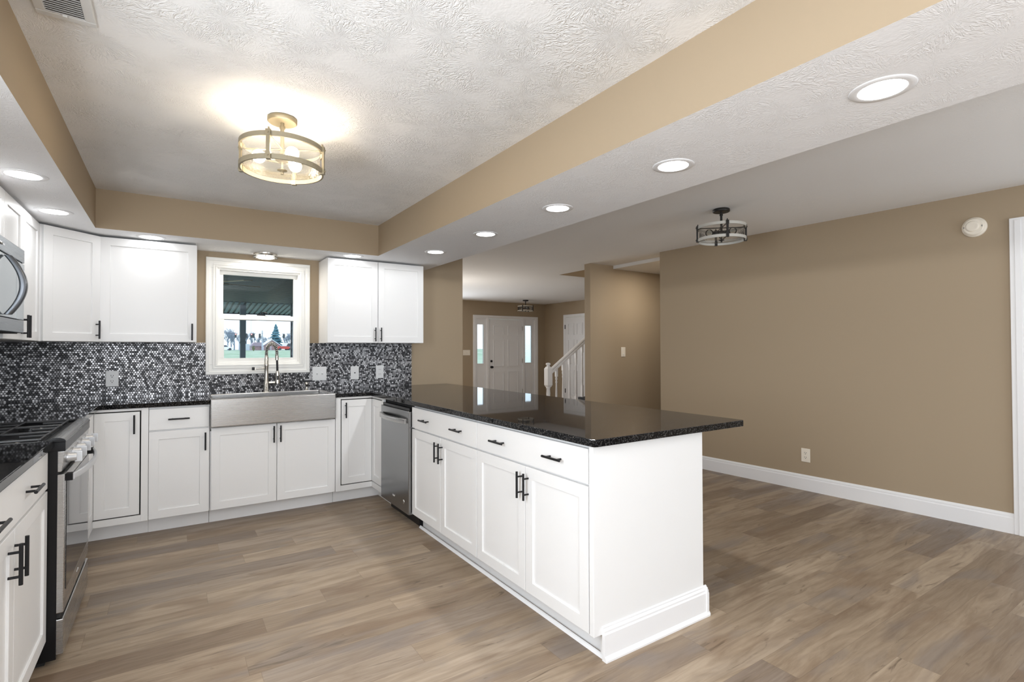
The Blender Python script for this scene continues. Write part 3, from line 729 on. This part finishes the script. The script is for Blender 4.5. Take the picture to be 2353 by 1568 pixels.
drum('lit champagne drum ceiling light in the kitchen tray ceiling', (1.458, -2.375, ZT), CHAMP, RINGWOOD, 12.5, R(35))
drum('unlit black and grey drum ceiling light over the dining floor', (4.695, -2.475, ZD), BRONZE, GREYWOOD2, 0, R(20))
drum('unlit drum ceiling light in front of the entry door', (7.788, 4.68, ZD), BRONZE, GREYWOOD, 0, R(5))
# ceiling vent
r = thing('ceiling_vent', 'white slatted register in the kitchen tray ceiling', 'vent', (.66, -3.10, ZT))
m = MB()
for a, b, c, d_ in ((0, .155, 0, .030), (0, .155, .290, .320), (0, .030, .03, .29), (.125, .155, .03, .29)): m.box(a, b, c, d_, -.010, 0)
m.build('frame', HVENT, r, .004)
MB().box(.03, .125, .03, .29, -.001, 0).build('backing', VSLOT, r)
for i in range(20):
    y = .036+i*.0128; MB().add([(.03, y, -.010), (.125, y, -.010), (.125, y+.009, -.002), (.03, y+.009, -.002), (.03, y, -.0115), (.125, y, -.0115), (.125, y+.009, -.0035), (.03, y+.009, -.0035)], [(0, 1, 2, 3), (4, 7, 6, 5), (0, 4, 5, 1), (2, 6, 7, 3)]).build('slat', HVENT, r)
MB().box(.07, .082, .284, .294, -.016, -.008).build('lever', HVENT, r)

# ------------------------------------------------------------------ outlets, switches, detector
def plate(name, label, cat, loc, rz, w=.079, h=.121, kind='duplex', mat=PLATE, group='wall plates'):
    r = thing(name, label, cat, loc, rz, group)          # local: plate in xz plane, faces -y, centre at origin
    MB().box(-w/2, w/2, -.006, 0, -h/2, h/2).build('plate', mat, r, .003)
    if kind == 'duplex':
        for dz in (-.0205, .0205):
            m = MB(); n = 24; ring = [(.017*cos(2*pi*j/n), max(-.0145, min(.0145, .017*sin(2*pi*j/n)))) for j in range(n)]
            m.prism([(a, b+dz) for a, b in ring], 'y', -.0075, -.004)
            o = m.build('receptacle', mat, r)
            s = MB().box(-.0085, -.0055, -.0082, -.006, dz-.001, dz+.009).box(.0055, .0085, -.0082, -.006, dz, dz+.008).lathe([(.0032, -.0082), (.0032, -.006)], (0, 0, dz-.008), 12, axis='y')
            s.build('slot', DARK, o)
    elif kind == 'gfci':
        o = MB().box(-.0165, .0165, -.009, -.005, -.034, .034).build('receptacle', mat, r, .001)
        s = MB()
        for dz in (-.022, .022): s.box(-.0085, -.0055, -.0095, -.007, dz-.003, dz+.005).box(.0055, .0085, -.0095, -.007, dz-.003, dz+.005)
        s.build('slot', DARK, o)
    elif kind == 'switch2':
        for dx in (-.023, .023):
            MB().prism([(-.006, -.012), (-.016, .005), (-.006, .010)][::-1], 'x', dx-.005, dx+.005).build('toggle', mat, r)
    elif kind == 'jack':
        MB().lathe([(.006, -.005), (.006, -.010), (.003, -.011)], (0, 0, 0), 14, axis='y').build('jack', BLACK, r)
    elif kind == 'dimmer':
        MB().box(-.0165, .0165, -.009, -.005, -.034, .034).build('rocker', mat, r, .001); MB().lathe([(.007, -.008), (.007, -.013)], (0, 0, -.028), 14, axis='y').build('button', TRIM, r)
    elif kind == 'switch3':
        for dx in (-.046, 0, .046): MB().box(dx-.005, dx+.005, -.014, -.005, -.010, .010).build('toggle', mat, r)
    return r
yb = -.008
plate('power_outlet', 'white duplex outlet on the mosaic backsplash under the wide overhead cabinet', 'outlet', (.653, yb, 1.062), 0)
plate('light_switch', 'white double light switch plate on the mosaic just beside the window casing', 'switch', (2.174, yb, 1.058), 0, .127, .128, 'switch2')
plate('cable_jack', 'white wall plate with one small jack between the double switch and the outlet', 'wall plate', (2.500, yb, 1.056), 0, .079, .126, 'jack')
plate('power_outlet', 'white outlet on the mosaic near the end of the backsplash', 'outlet', (2.746, yb, 1.059), 0, .079, .126, 'gfci')
p = rw(-1.585, .0, .315); plate('power_outlet', 'almond duplex outlet low on the tan dining wall', 'outlet', p, RANG+pi, .076, .122, 'duplex', ALMOND)
plate('light_switch', 'almond dimmer switch on the tan hall wall', 'switch', (6.165, .047, 1.235), 0, .080, .130, 'dimmer', ALMOND)
plate('light_switch', 'almond wide switch plate on the tan wall beside the entry door', 'switch', (6.655, fy, 1.195), 0, .185, .122, 'switch3', ALMOND)
p = rw(-2.765, .0, 2.153)
r = thing('smoke_detector', 'round almond smoke detector high on the tan dining wall', 'smoke detector', p, RANG+pi)
MB().lathe([(.071, 0), (.071, -.010), (.066, -.016), (.062, -.018), (.060, -.030), (.052, -.034)], (0, 0, 0), 40, axis='y').build('housing', ALMOND, r)
MB().lathe([(.040, -.033), (.038, -.040), (.030, -.042)], (-.006, 0, .004), 32, axis='y').build('cover', ALMOND, r)
MB().box(.044, .050, -.0355, -.033, -.006, .006).box(-.056, -.050, -.0355, -.033, -.006, .006).build('slot', VSLOT, r)

# ------------------------------------------------------------------ entry door, closet door, stair
def panel_door(mb, x0, x1, z0, z1, y, th, panels, m=0):
    mb.box(x0, x1, y, y+th, z0, z1, m)
    for (a, b, c, d) in panels:                       # raised panels inside a sunk border
        w_ = .016
        mb.box(a, b, y-.014, y, c, c+w_).box(a, b, y-.014, y, d-w_, d).box(a, a+w_, y-.014, y, c+w_, d-w_).box(b-w_, b, y-.014, y, c+w_, d-w_)
        mb.box(a+.035, b-.035, y-.006, y, c+.035, d-.035)
m = MB(); cw = .058
m.box(dx0-cw, dx0, fy-.02, fy, 0, dzt).box(dx1, dx1+cw, fy-.02, fy, 0, dzt).box(dx0-cw, dx1+cw, fy-.02, fy, dzt-.005, dzt+.038)
# jambs and mullions
lx0, lx1 = 7.255, 8.215
for a, b in ((dx0, dx0+.03), (lx0-.055, lx0-.005), (lx1+.005, lx1+.055), (dx1-.03, dx1)): m.box(a, b, fy-.012, fy+.10, 0, dzt)
m.box(dx0, dx1, fy, fy+.10, 1.99, dzt)
d1 = struct('door_1', m, TRIM, bevel=.002)
m = MB(); W2 = lx1-lx0
c1, c2, c3, c4 = lx0+.13, lx0+W2/2-.06, lx0+W2/2+.06, lx1-.13
panel_door(m, lx0, lx1, .01, 1.985, fy+.02, .045, [(c1, c2, 1.60, 1.84), (c3, c4, 1.60, 1.84), (c1, c2, .86, 1.50), (c3, c4, .86, 1.50), (c1, c2, .20, .74), (c3, c4, .20, .74)])
lf = struct('door_leaf', m, TRIM, d1)
for z, rr in ((.99, .028), (.85, .030)): MB().lathe([(rr, 0), (rr, -.010), (.012, -.014), (.012, -.03)]+([(.027, -.04), (.027, -.058), (.012, -.066)] if z < .9 else []), (lx0+.075, fy+.02, z), 20, axis='y').build('door_knob' if z < .9 else 'deadbolt', BLACK, lf)
m = MB()
for z in (.25, .99, 1.78): m.box(lx1-.004, lx1+.010, fy-.004, fy+.02, z-.05, z+.05)
m.build('hinge', NICKEL, lf)
FROST = frost()
for a, b, g0, g1, fm in ((dx0+.03, lx0-.055, 6.945, 7.115, GLASS), (lx1+.055, dx1-.03, 8.295, 8.495, FROST)):
    m = MB().box(a, g0, fy+.02, fy+.06, 0, 1.99).box(g1, b, fy+.02, fy+.06, 0, 1.99).box(g0, g1, fy+.02, fy+.06, 0, .94).box(g0, g1, fy+.02, fy+.06, 1.85, 1.99)
    frame_ring(m, g0-.022, g1+.022, .918, 1.872, .022, fy+.008, fy+.02)
    frame_ring(m, a+.035, b-.035, .20, .76, .014, fy+.012, fy+.02); m.box(a+.07, b-.07, fy+.014, fy+.02, .235, .725)
    s = struct('sidelight', m, TRIM, d1); struct('pane', MB().box(g0, g1, fy+.035, fy+.041, .94, 1.85), fm, s)
m = MB(); frame_ring(m, 4.2, 5.8, .7, 2.0, .05, fy+.01, fy+.09); m.box(4.25, 5.75, fy+.02, fy+.08, 1.33, 1.37); frame_ring(m, 4.12, 5.88, .62, 2.08, .08, fy-.02, fy)
w2 = struct('window_2', m, VINYL); struct('pane', MB().box(4.25, 5.75, fy+.04, fy+.046, .75, 1.95), GLASS, w2)
# closet door on the foyer wall (x = 8.9), facing -x
r_ = MB(); ca, cb = 3.86, 4.60
r_.box(8.882, 8.9, cb, cb+.065, 0, 2.09).box(8.882, 8.9, ca-.075, ca, 0, 2.09).box(8.882, 8.9, ca, cb, 2.025, 2.09)
d2 = struct('door_2', r_, TRIM, bevel=.002)
m = MB(); panel_door(m, -cb, -ca, .01, 2.02, 8.892, .03, [(-cb+.11, -cb+.325, 1.60, 1.88), (-cb+.415, -ca-.11, 1.60, 1.88), (-cb+.11, -cb+.325, .90, 1.50), (-cb+.415, -ca-.11, .90, 1.50), (-cb+.11, -cb+.325, .18, .78), (-cb+.415, -ca-.11, .18, .78)])
mm = MB().add([(v[1], -v[0], v[2]) for v in m.v], m.f); lf2 = struct('door_leaf', mm, TRIM, d2)
m = MB()
for z in (.28, 1.03, 1.80): m.box(8.876, 8.892, cb-.002, cb+.010, z-.05, z+.05)
m.build('hinge', BRONZE, lf2)
# staircase
r = thing('staircase', 'white railed staircase rising behind the hall wall', 'staircase', (0, 0, 0))
RISE, RUN, SX = .178, .255, 5.78
m = MB(); k = MB()
for i in range(11):
    xx = SX+i*RUN; m.box(xx, xx+RUN+.02, .170, 1.13, RISE*i+.14, RISE*(i+1)); k.box(xx+.02, xx+.04, .170, 1.13, RISE*i, RISE*(i+1)-.03)
m.build('tread', STAIRDARK, r); k.build('riser', TRIM, r)
MB().prism([(SX, 0), (SX+11*RUN, 0), (SX+11*RUN, RISE*11), (SX+.02, RISE*.2)], 'y', 1.115, 1.145).build('stringer', TRIM, r)
yb_ = 1.10
nx = 5.690
m = MB()
def sq(mb, x, y, w_, z0, z1): mb.box(x-w_/2, x+w_/2, y-w_/2, y+w_/2, z0, z1)
c = [(.044, .74), (.044, 1.0), (.030, 1.03)]
sq(m, nx, yb_, .088, 0, .50); sq(m, nx, yb_, .088, .745, .985)
m.rings([[(nx+s*a, yb_+t*a, z) for s, t in ((-1, -1), (1, -1), (1, 1), (-1, 1))] for a, z in ((.044, .985), (.026, 1.015))], smooth=False)
m.rings([[(nx+s*a, yb_+t*a, z) for s, t in ((-1, -1), (1, -1), (1, 1), (-1, 1))] for a, z in ((.030, .715), (.044, .745))], smooth=False)
m.lathe([(.030, .50), (.038, .515), (.026, .54), (.030, .62), (.026, .69), (.034, .70), (.030, .715)], (nx, yb_, 0), 20)
m.lathe([(.020, 1.012), (.026, 1.02), (.022, 1.028), (.022, 1.034), (.035, 1.046), (.037, 1.056), (.030, 1.068), (.012, 1.075)], (nx, yb_, 0), 24)
m.build('newel_post', TRIM, r)
SL = RISE/RUN
# handrail follows the stair slope
z0r = .965; x0r = nx+.040; L_ = 3.0
m = MB(); pr = [(-.028, -.052), (.028, -.052), (.028, -.030), (.018, -.026), (.030, .0), (.026, .012), (0, .020), (-.026, .012), (-.030, .0), (-.018, -.026), (-.028, -.030)]
m.rings([[(x, yb_+a, z0r+b*1.2+(x-x0r)*SL) for a, b in pr] for x in (x0r, x0r+L_)], smooth=False); m.build('handrail', TRIM, r)
for i in range(12):
    bx_ = 5.842+i*.1275; tz = z0r-.05+(bx_-x0r)*SL; st = RISE*(int((bx_-SX)/RUN)+1) if bx_ > SX else 0
    hgt = tz-st; m = MB(); b0 = st; q = tz-.13 if i % 2 == 0 else tz-.20
    sq(m, bx_, yb_, .034, st, st+hgt*.22); sq(m, bx_, yb_, .034, tz-.13, tz+.02)
    a0 = st+hgt*.22; a1 = tz-.13; d_ = a1-a0
    m.lathe([(.012, a0), (.018, a0+.012), (.010, a0+.025), (.017, a0+.04), (.0175, a0+d_*.3), (.011, a0+d_*.8), (.017, a0+d_*.84), (.010, a0+d_*.88), (.017, a0+d_*.93), (.012, a1)], (bx_, yb_, 0), 14)
    m.build('baluster', TRIM, r)

# ------------------------------------------------------------------ outside
def tex(name, c1, c2, sc, rough=.9):
    t = NT(name, rough=rough, spec=.1); t.set('col', t.ramp(t.noise(t.obj(), sc, 4.), [(.35, c1), (.65, c2)])); return t.mat
LAWN = tex('lawn', (.24, .34, .24), (.34, .42, .34), .25); ASPH = tex('asphalt', (.25, .30, .36), (.32, .36, .42), .5)
HAZED_BARK = simple('hazed_bark', (.24, .29, .37), .9); FIRM = tex('fir_green', (.05, .13, .17), (.11, .22, .27), 1.5)  # bluish haze is mixed into the bark colour
TEAL = simple('porch_teal_paint', (.055, .072, .086), .6); TEAL2 = simple('porch_teal_light', (.16, .215, .255), .6)
SIDING = simple('blue_grey_siding', (.09, .12, .16), .6); BRICK = tex('house_brick', (.32, .22, .22), (.40, .30, .30), 3.)
PALE = simple('house_white_paint', (.75, .78, .82), .6); ROOFG = simple('house_roof', (.34, .28, .32), .8); CARW = simple('car_white_paint', (.8, .82, .85), .3); CARR = simple('car_red_paint', (.5, .06, .05), .3)
SIGB = simple('signal_black', (.05, .06, .07), .6); REDL = emit('signal_red_light', (1, .05, .03), 3.); GREYP = simple('pole_grey', (.45, .50, .56), .7); WIN = simple('car_glass', (.05, .06, .08), .1)
m = MB().add([(-160, .3, -.55), (260, .3, -.55), (260, 128, -.50), (-160, 128, -.50), (260, 146, 1.0), (-160, 146, 1.0), (260, 420, 1.2), (-160, 420, 1.2)], [(0, 1, 2, 3), (3, 2, 4, 5), (5, 4, 6, 7)])
struct('ground', m, LAWN)
struct('road', MB().box(-120, 220, 146.5, 154, 1.0, 1.03), ASPH)
# porch: boarded ceiling, lighter fascia boards, post
r = thing('porch_roof', 'dark teal porch roof of boards outside the window', 'porch roof', (0, 0, 0))
m = MB(); y = .16
while y < 8.0: m.box(-1.5, 3.40, y, y+.150, 2.35, 2.37); y += .180
m.box(-1.5, 3.40, .16, 8.0, 2.372, 2.40); m.build('ceiling_boards', TEAL, r)
m = MB(); x = -1.5
for i in range(50):
    xx = -1.5+i*.116; m.add([(xx, 8.0, 2.35), (xx+.07, 8.0, 2.35), (xx+.07, 9.5, 2.20), (xx, 9.5, 2.20), (xx, 8.0, 2.335), (xx+.07, 8.0, 2.335), (xx+.07, 9.5, 2.185), (xx, 9.5, 2.185)], [(0, 1, 2, 3), (4, 7, 6, 5), (0, 4, 5, 1), (1, 5, 6, 2), (2, 6, 7, 3), (3, 7, 4, 0)])
m.build('rafter_boards', TEAL2, r); MB().box(-1.5, 4.3, 9.5, 9.56, 2.165, 2.28).build('fascia', TEAL, r)
MB().add([(-1.5, 8.0, 2.352), (4.3, 8.0, 2.352), (4.3, 9.5, 2.203), (-1.5, 9.5, 2.203), (-1.5, 8.0, 2.40), (4.3, 8.0, 2.40), (4.3, 9.5, 2.25), (-1.5, 9.5, 2.25)], [(0, 1, 2, 3), (4, 7, 6, 5), (0, 4, 5, 1), (1, 5, 6, 2), (2, 6, 7, 3), (3, 7, 4, 0)]).build('roof_deck', TEAL, r)
p_ = (2.400, 8.35)
m = MB(); sq(m, p_[0], p_[1], .125, 1.55, 2.36); sq(m, p_[0], p_[1], .112, 1.44, 1.55); sq(m, p_[0], p_[1], .112, -.54, 1.44); sq(m, p_[0], p_[1], .130, 1.42, 1.46)
tag(m.build('porch_post', simple('porch_post_lit_teal', (.20, .26, .29), .6), None, .004), 'dark teal square post holding the porch roof, seen through the window', 'post')  # teal lightened so the post looks more lit than the porch roof
m = MB(); z = -.5
while z < 2.3: m.prism([(3.40, z), (3.385, z), (3.398, z+.15), (3.40, z+.15)], 'y', .2, 8.0); z += .15
m.box(3.40, 3.53, .16, 8.1, -.5, 2.4); m.box(3.38, 3.40, 8.0, 8.1, -.5, 2.35, 1)
tag(m.build('siding_wall', [SIDING, TEAL]), 'blue grey lap siding wall at the edge of the porch view', 'siding')
struct('porch_slab', MB().box(-1.5, 3.5, .15, 9.0, -.55, -.40), GREYP)['kind'] = 'structure'
# porch fan: two blades reach into view
r = thing('porch_fan', 'ceiling fan on the porch with pale blades in the top corner of the window', 'fan', (1.42, 2.10, 2.08))
MB().cyl((0, 0, .27), (0, 0, .06), .012, 10).lathe([(.05, .07), (.09, .05), (.09, -.01), (.05, -.03)], (0, 0, 0), 20).build('motor', BRONZE, r)
for k in range(5):
    a = R(20+72*k); q = Vector((cos(a), sin(a), 0)); n = Vector((-sin(a), cos(a), .12)); vs = [q*.10-n*.05, q*.56-n*.065, q*.56+n*.065, q*.10+n*.05]
    MB().add([v+Vector((0, 0, .006)) for v in vs]+[v-Vector((0, 0, .002)) for v in vs], [(0, 1, 2, 3), (4, 7, 6, 5), (0, 4, 5, 1), (1, 5, 6, 2), (2, 6, 7, 3), (3, 7, 4, 0)]).build('blade', CHAMP, r)
# far scenery
def bare_tree(x, y, h, seed):
    rnd = random.Random(seed); m = MB(); z0 = 1.05
    def grow(p, d, L, r, lev):
        e = p+d*L; m.tube([p, (p+e)/2+Vector((rnd.uniform(-.05, .05)*L, 0, 0)), e], [r, r*.85, r*.65], 5)
        if lev == 0: return
        for _ in range(4 if lev > 1 else 5):
            nd = (d+Vector((rnd.uniform(-.8, .8), rnd.uniform(-.8, .8), rnd.uniform(.1, .7)))).normalized()
            grow(p+d*L*rnd.uniform(.4, 1), nd, L*rnd.uniform(.55, .8), r*.55, lev-1)
    grow(Vector((0, 0, 0)), Vector((0, 0, 1)), h*.36, h*.030, 4)
    o = m.build('bare_tree', HAZED_BARK); o.location = (x, y, z0); return o
for i, (x, y, h) in enumerate(((10.5, 190, 6.0), (13.5, 180, 6.8), (16.4, 192, 5.6), (19.5, 186, 4.6), (22.2, 190, 5.0), (26.0, 198, 4.8), (29.5, 185, 6.2), (32.5, 178, 8.0), (34.0, 200, 5.5), (11.8, 205, 7.0), (15.0, 200, 7.4), (17.8, 210, 6.0), (20.6, 205, 5.6), (23.6, 205, 5.0), (27.6, 190, 6.0), (31.0, 195, 7.4), (14.2, 220, 7.0), (19.0, 225, 6.2), (28.6, 210, 6.6))):
    sc = (y+5)/155.; tag(bare_tree(1.03+(x-1.03)*sc, y, h*sc*.95, 40+i), 'bare leafless tree in the hazy row beyond the road', 'tree', 'bare trees beyond the road')
m = MB(); rnd = random.Random(5)
for lv in range(9):
    z = .6+lv*.78; rad = 3.1*(1-lv/10.0); n = 15; ring = []
    for j in range(n): a = 2*pi*j/n+lv; q = rad*rnd.uniform(.62, 1.1); ring.append((q*cos(a), q*sin(a), z+rnd.uniform(-.25, .1)))
    m.rings([ring, [(p[0]*.15, p[1]*.15, z+1.15) for p in ring]], smooth=False)
f_ = thing('fir_tree', 'dark green evergreen tree rising behind the small house', 'tree', (25.3*1.09, 166, 1.05)); m.build('needles', FIRM, f_); MB().cyl((0, 0, 0), (0, 0, 1.5), .2, 8).build('trunk', HAZED_BARK, f_)
# small gabled house
h_ = thing('house', 'small pale gabled house across the road, seen through the window', 'house', (24.4, 152, 1.02))
MB().box(-2.3, 2.4, 0, 5, 0, 1.15).build('wall', BRICK, h_)
MB().prism([(-2.3, 1.1), (2.4, 1.1), (.05, 2.75)], 'y', 0, 5).build('gable', BRICK, h_)
m = MB()
for s, e in ((-2.5, .05), (2.6, .05)): m.add([(s, -.3, 1.0), (e, -.3, 2.85), (e, 5.2, 2.85), (s, 5.2, 1.0), (s, -.3, 1.2), (e, -.3, 3.05), (e, 5.2, 3.05), (s, 5.2, 1.2)], [(0, 1, 2, 3), (4, 7, 6, 5), (0, 4, 5, 1), (1, 5, 6, 2), (2, 6, 7, 3), (3, 7, 4, 0)])
m.build('roof', [PALE], h_)
MB().box(-5.2, -2.3, 1, 5, 0, 1.1).prism([(-5.4, 1.1), (-2.2, 1.1), (-2.2, 2.2), (-4.2, 2.2)], 'y', .8, 5.1, 1).build('side_wing', [BRICK, ROOFG], h_)
for a in (-1.2, .9): MB().box(a, a+.5, -.04, .0, .1, .95).build('window', WIN, h_)
for a in (-2.2, -.3, 2.2): MB().box(a, a+.14, -.25, -.1, 0, 1.1).build('porch_column', PALE, h_)
# vehicles
def car(label, loc, paint, L=4.4, h=1.45, van=False):
    c = thing('car', label, 'car', loc); hw = .85
    pr = [(-L/2, .3), (L/2, .3), (L/2, .75), (L*.28, .85), (L*.12, h), (-L*.28, h), (-L*.46, .9), (-L/2, .85)] if not van else [(-L/2, .3), (L/2, .3), (L/2, .9), (L*.38, 1.05), (L*.26, h), (-L/2+.1, h), (-L/2, h-.2)]
    MB().prism(pr, 'y', -hw, hw).build('body', paint, c, .06); MB().prism([(L*.22, .92), (L*.10, h-.1), (-L*.26, h-.1), (-L*.36, .92)], 'y', -hw-.01, hw+.01).build('windows', WIN, c)
    for sx in (-.3, .3):
        for sy in (-hw, hw): MB().lathe([(.32, -.1), (.32, .1)], (L*sx, sy, .32), 16, axis='y').build('wheel', SIGB, c)
    return c
car('white car on the far road at the window edge, before the bare trees', (12.6, 150, 1.03), CARW)
car('white van parked beside the small house across the road', (29.6, 151, 1.03), CARW, 5.0, 2.0, True)
car('red car in front of the white van across the road', (27.1, 148.2, 1.03), CARR, 4.2, 1.1)
# span wire signals and poles
sw = thing('signal_wire', 'thin span wire strung over the road between poles', 'wire', (0, 0, 0)); MB().cyl((5, 148.8, 5.60), (36, 148.8, 5.60), .035, 6).build('cable', SIGB, sw)
for x in (5, 36): MB().cyl((x, 148.8, 1.0), (x, 148.8, 5.9), .12, 8).build('pole', GREYP, sw)
for i, x in enumerate((15.2, 17.75, 18.95, 19.45, 20.95, 27.0)):
    t = thing('traffic_signal', ['black traffic signal with a red light beside the porch post', 'black traffic signal just past the porch post', 'traffic signal with a lit red lamp in the middle of the span', 'black traffic signal next to the lit red one', 'black traffic signal in front of the tall pale pole', 'black traffic signal near the evergreen tree'][i], 'traffic signal', (x, 148.8, 5.62), 0, 'traffic signals over the road')
    MB().box(-.24, .24, -.2, .2, -1.25, -.12).cyl((0, 0, -.12), (0, 0, 0), .03, 6).build('housing', SIGB, t)
    for k in range(3): MB().lathe([(.14, 0), (.14, -.05)], (0, -.2, -.32-.36*k), 14, axis='y').build('lamp', REDL if k == 0 and i in (0, 2) else SIGB, t)
for x, zt_, lb in ((21.66, 6.4, 'tall pale utility pole before the small house'), (16.1, 5.2, 'pale utility pole just beside the porch post'), (18.9, 11.5, 'thin tall grey pole behind the traffic signals')):
    tag(MB().cyl((0, 0, 0), (0, 0, zt_-1), .16 if zt_ < 10 else .06, 8).build('utility_pole', GREYP), lb, 'pole').location = (x, 149.5, 1.0)
tag(MB().box(-.75, .75, -.5, .5, 0, 1.7).build('utility_box', GREYP, None, .05), 'pale box shaped utility cabinet by the road past the post', 'utility box').location = (17.6, 147.5, 1.0)
m = MB(); rnd = random.Random(9)
for k in range(40): a = rnd.uniform(0, 6.3); q = rnd.uniform(.1, .5); m.tube([(0, 0, 0), (q*cos(a)*.6, q*sin(a)*.6, .6), (q*cos(a), q*sin(a), rnd.uniform(.9, 1.5))], [.05, .04, .02], 5)
tag(m.build('bush', simple('bush_olive', (.16, .18, .10), .9)), 'small olive bush on the grass bank before the road', 'bush').location = (18.9, 144.0, .83)
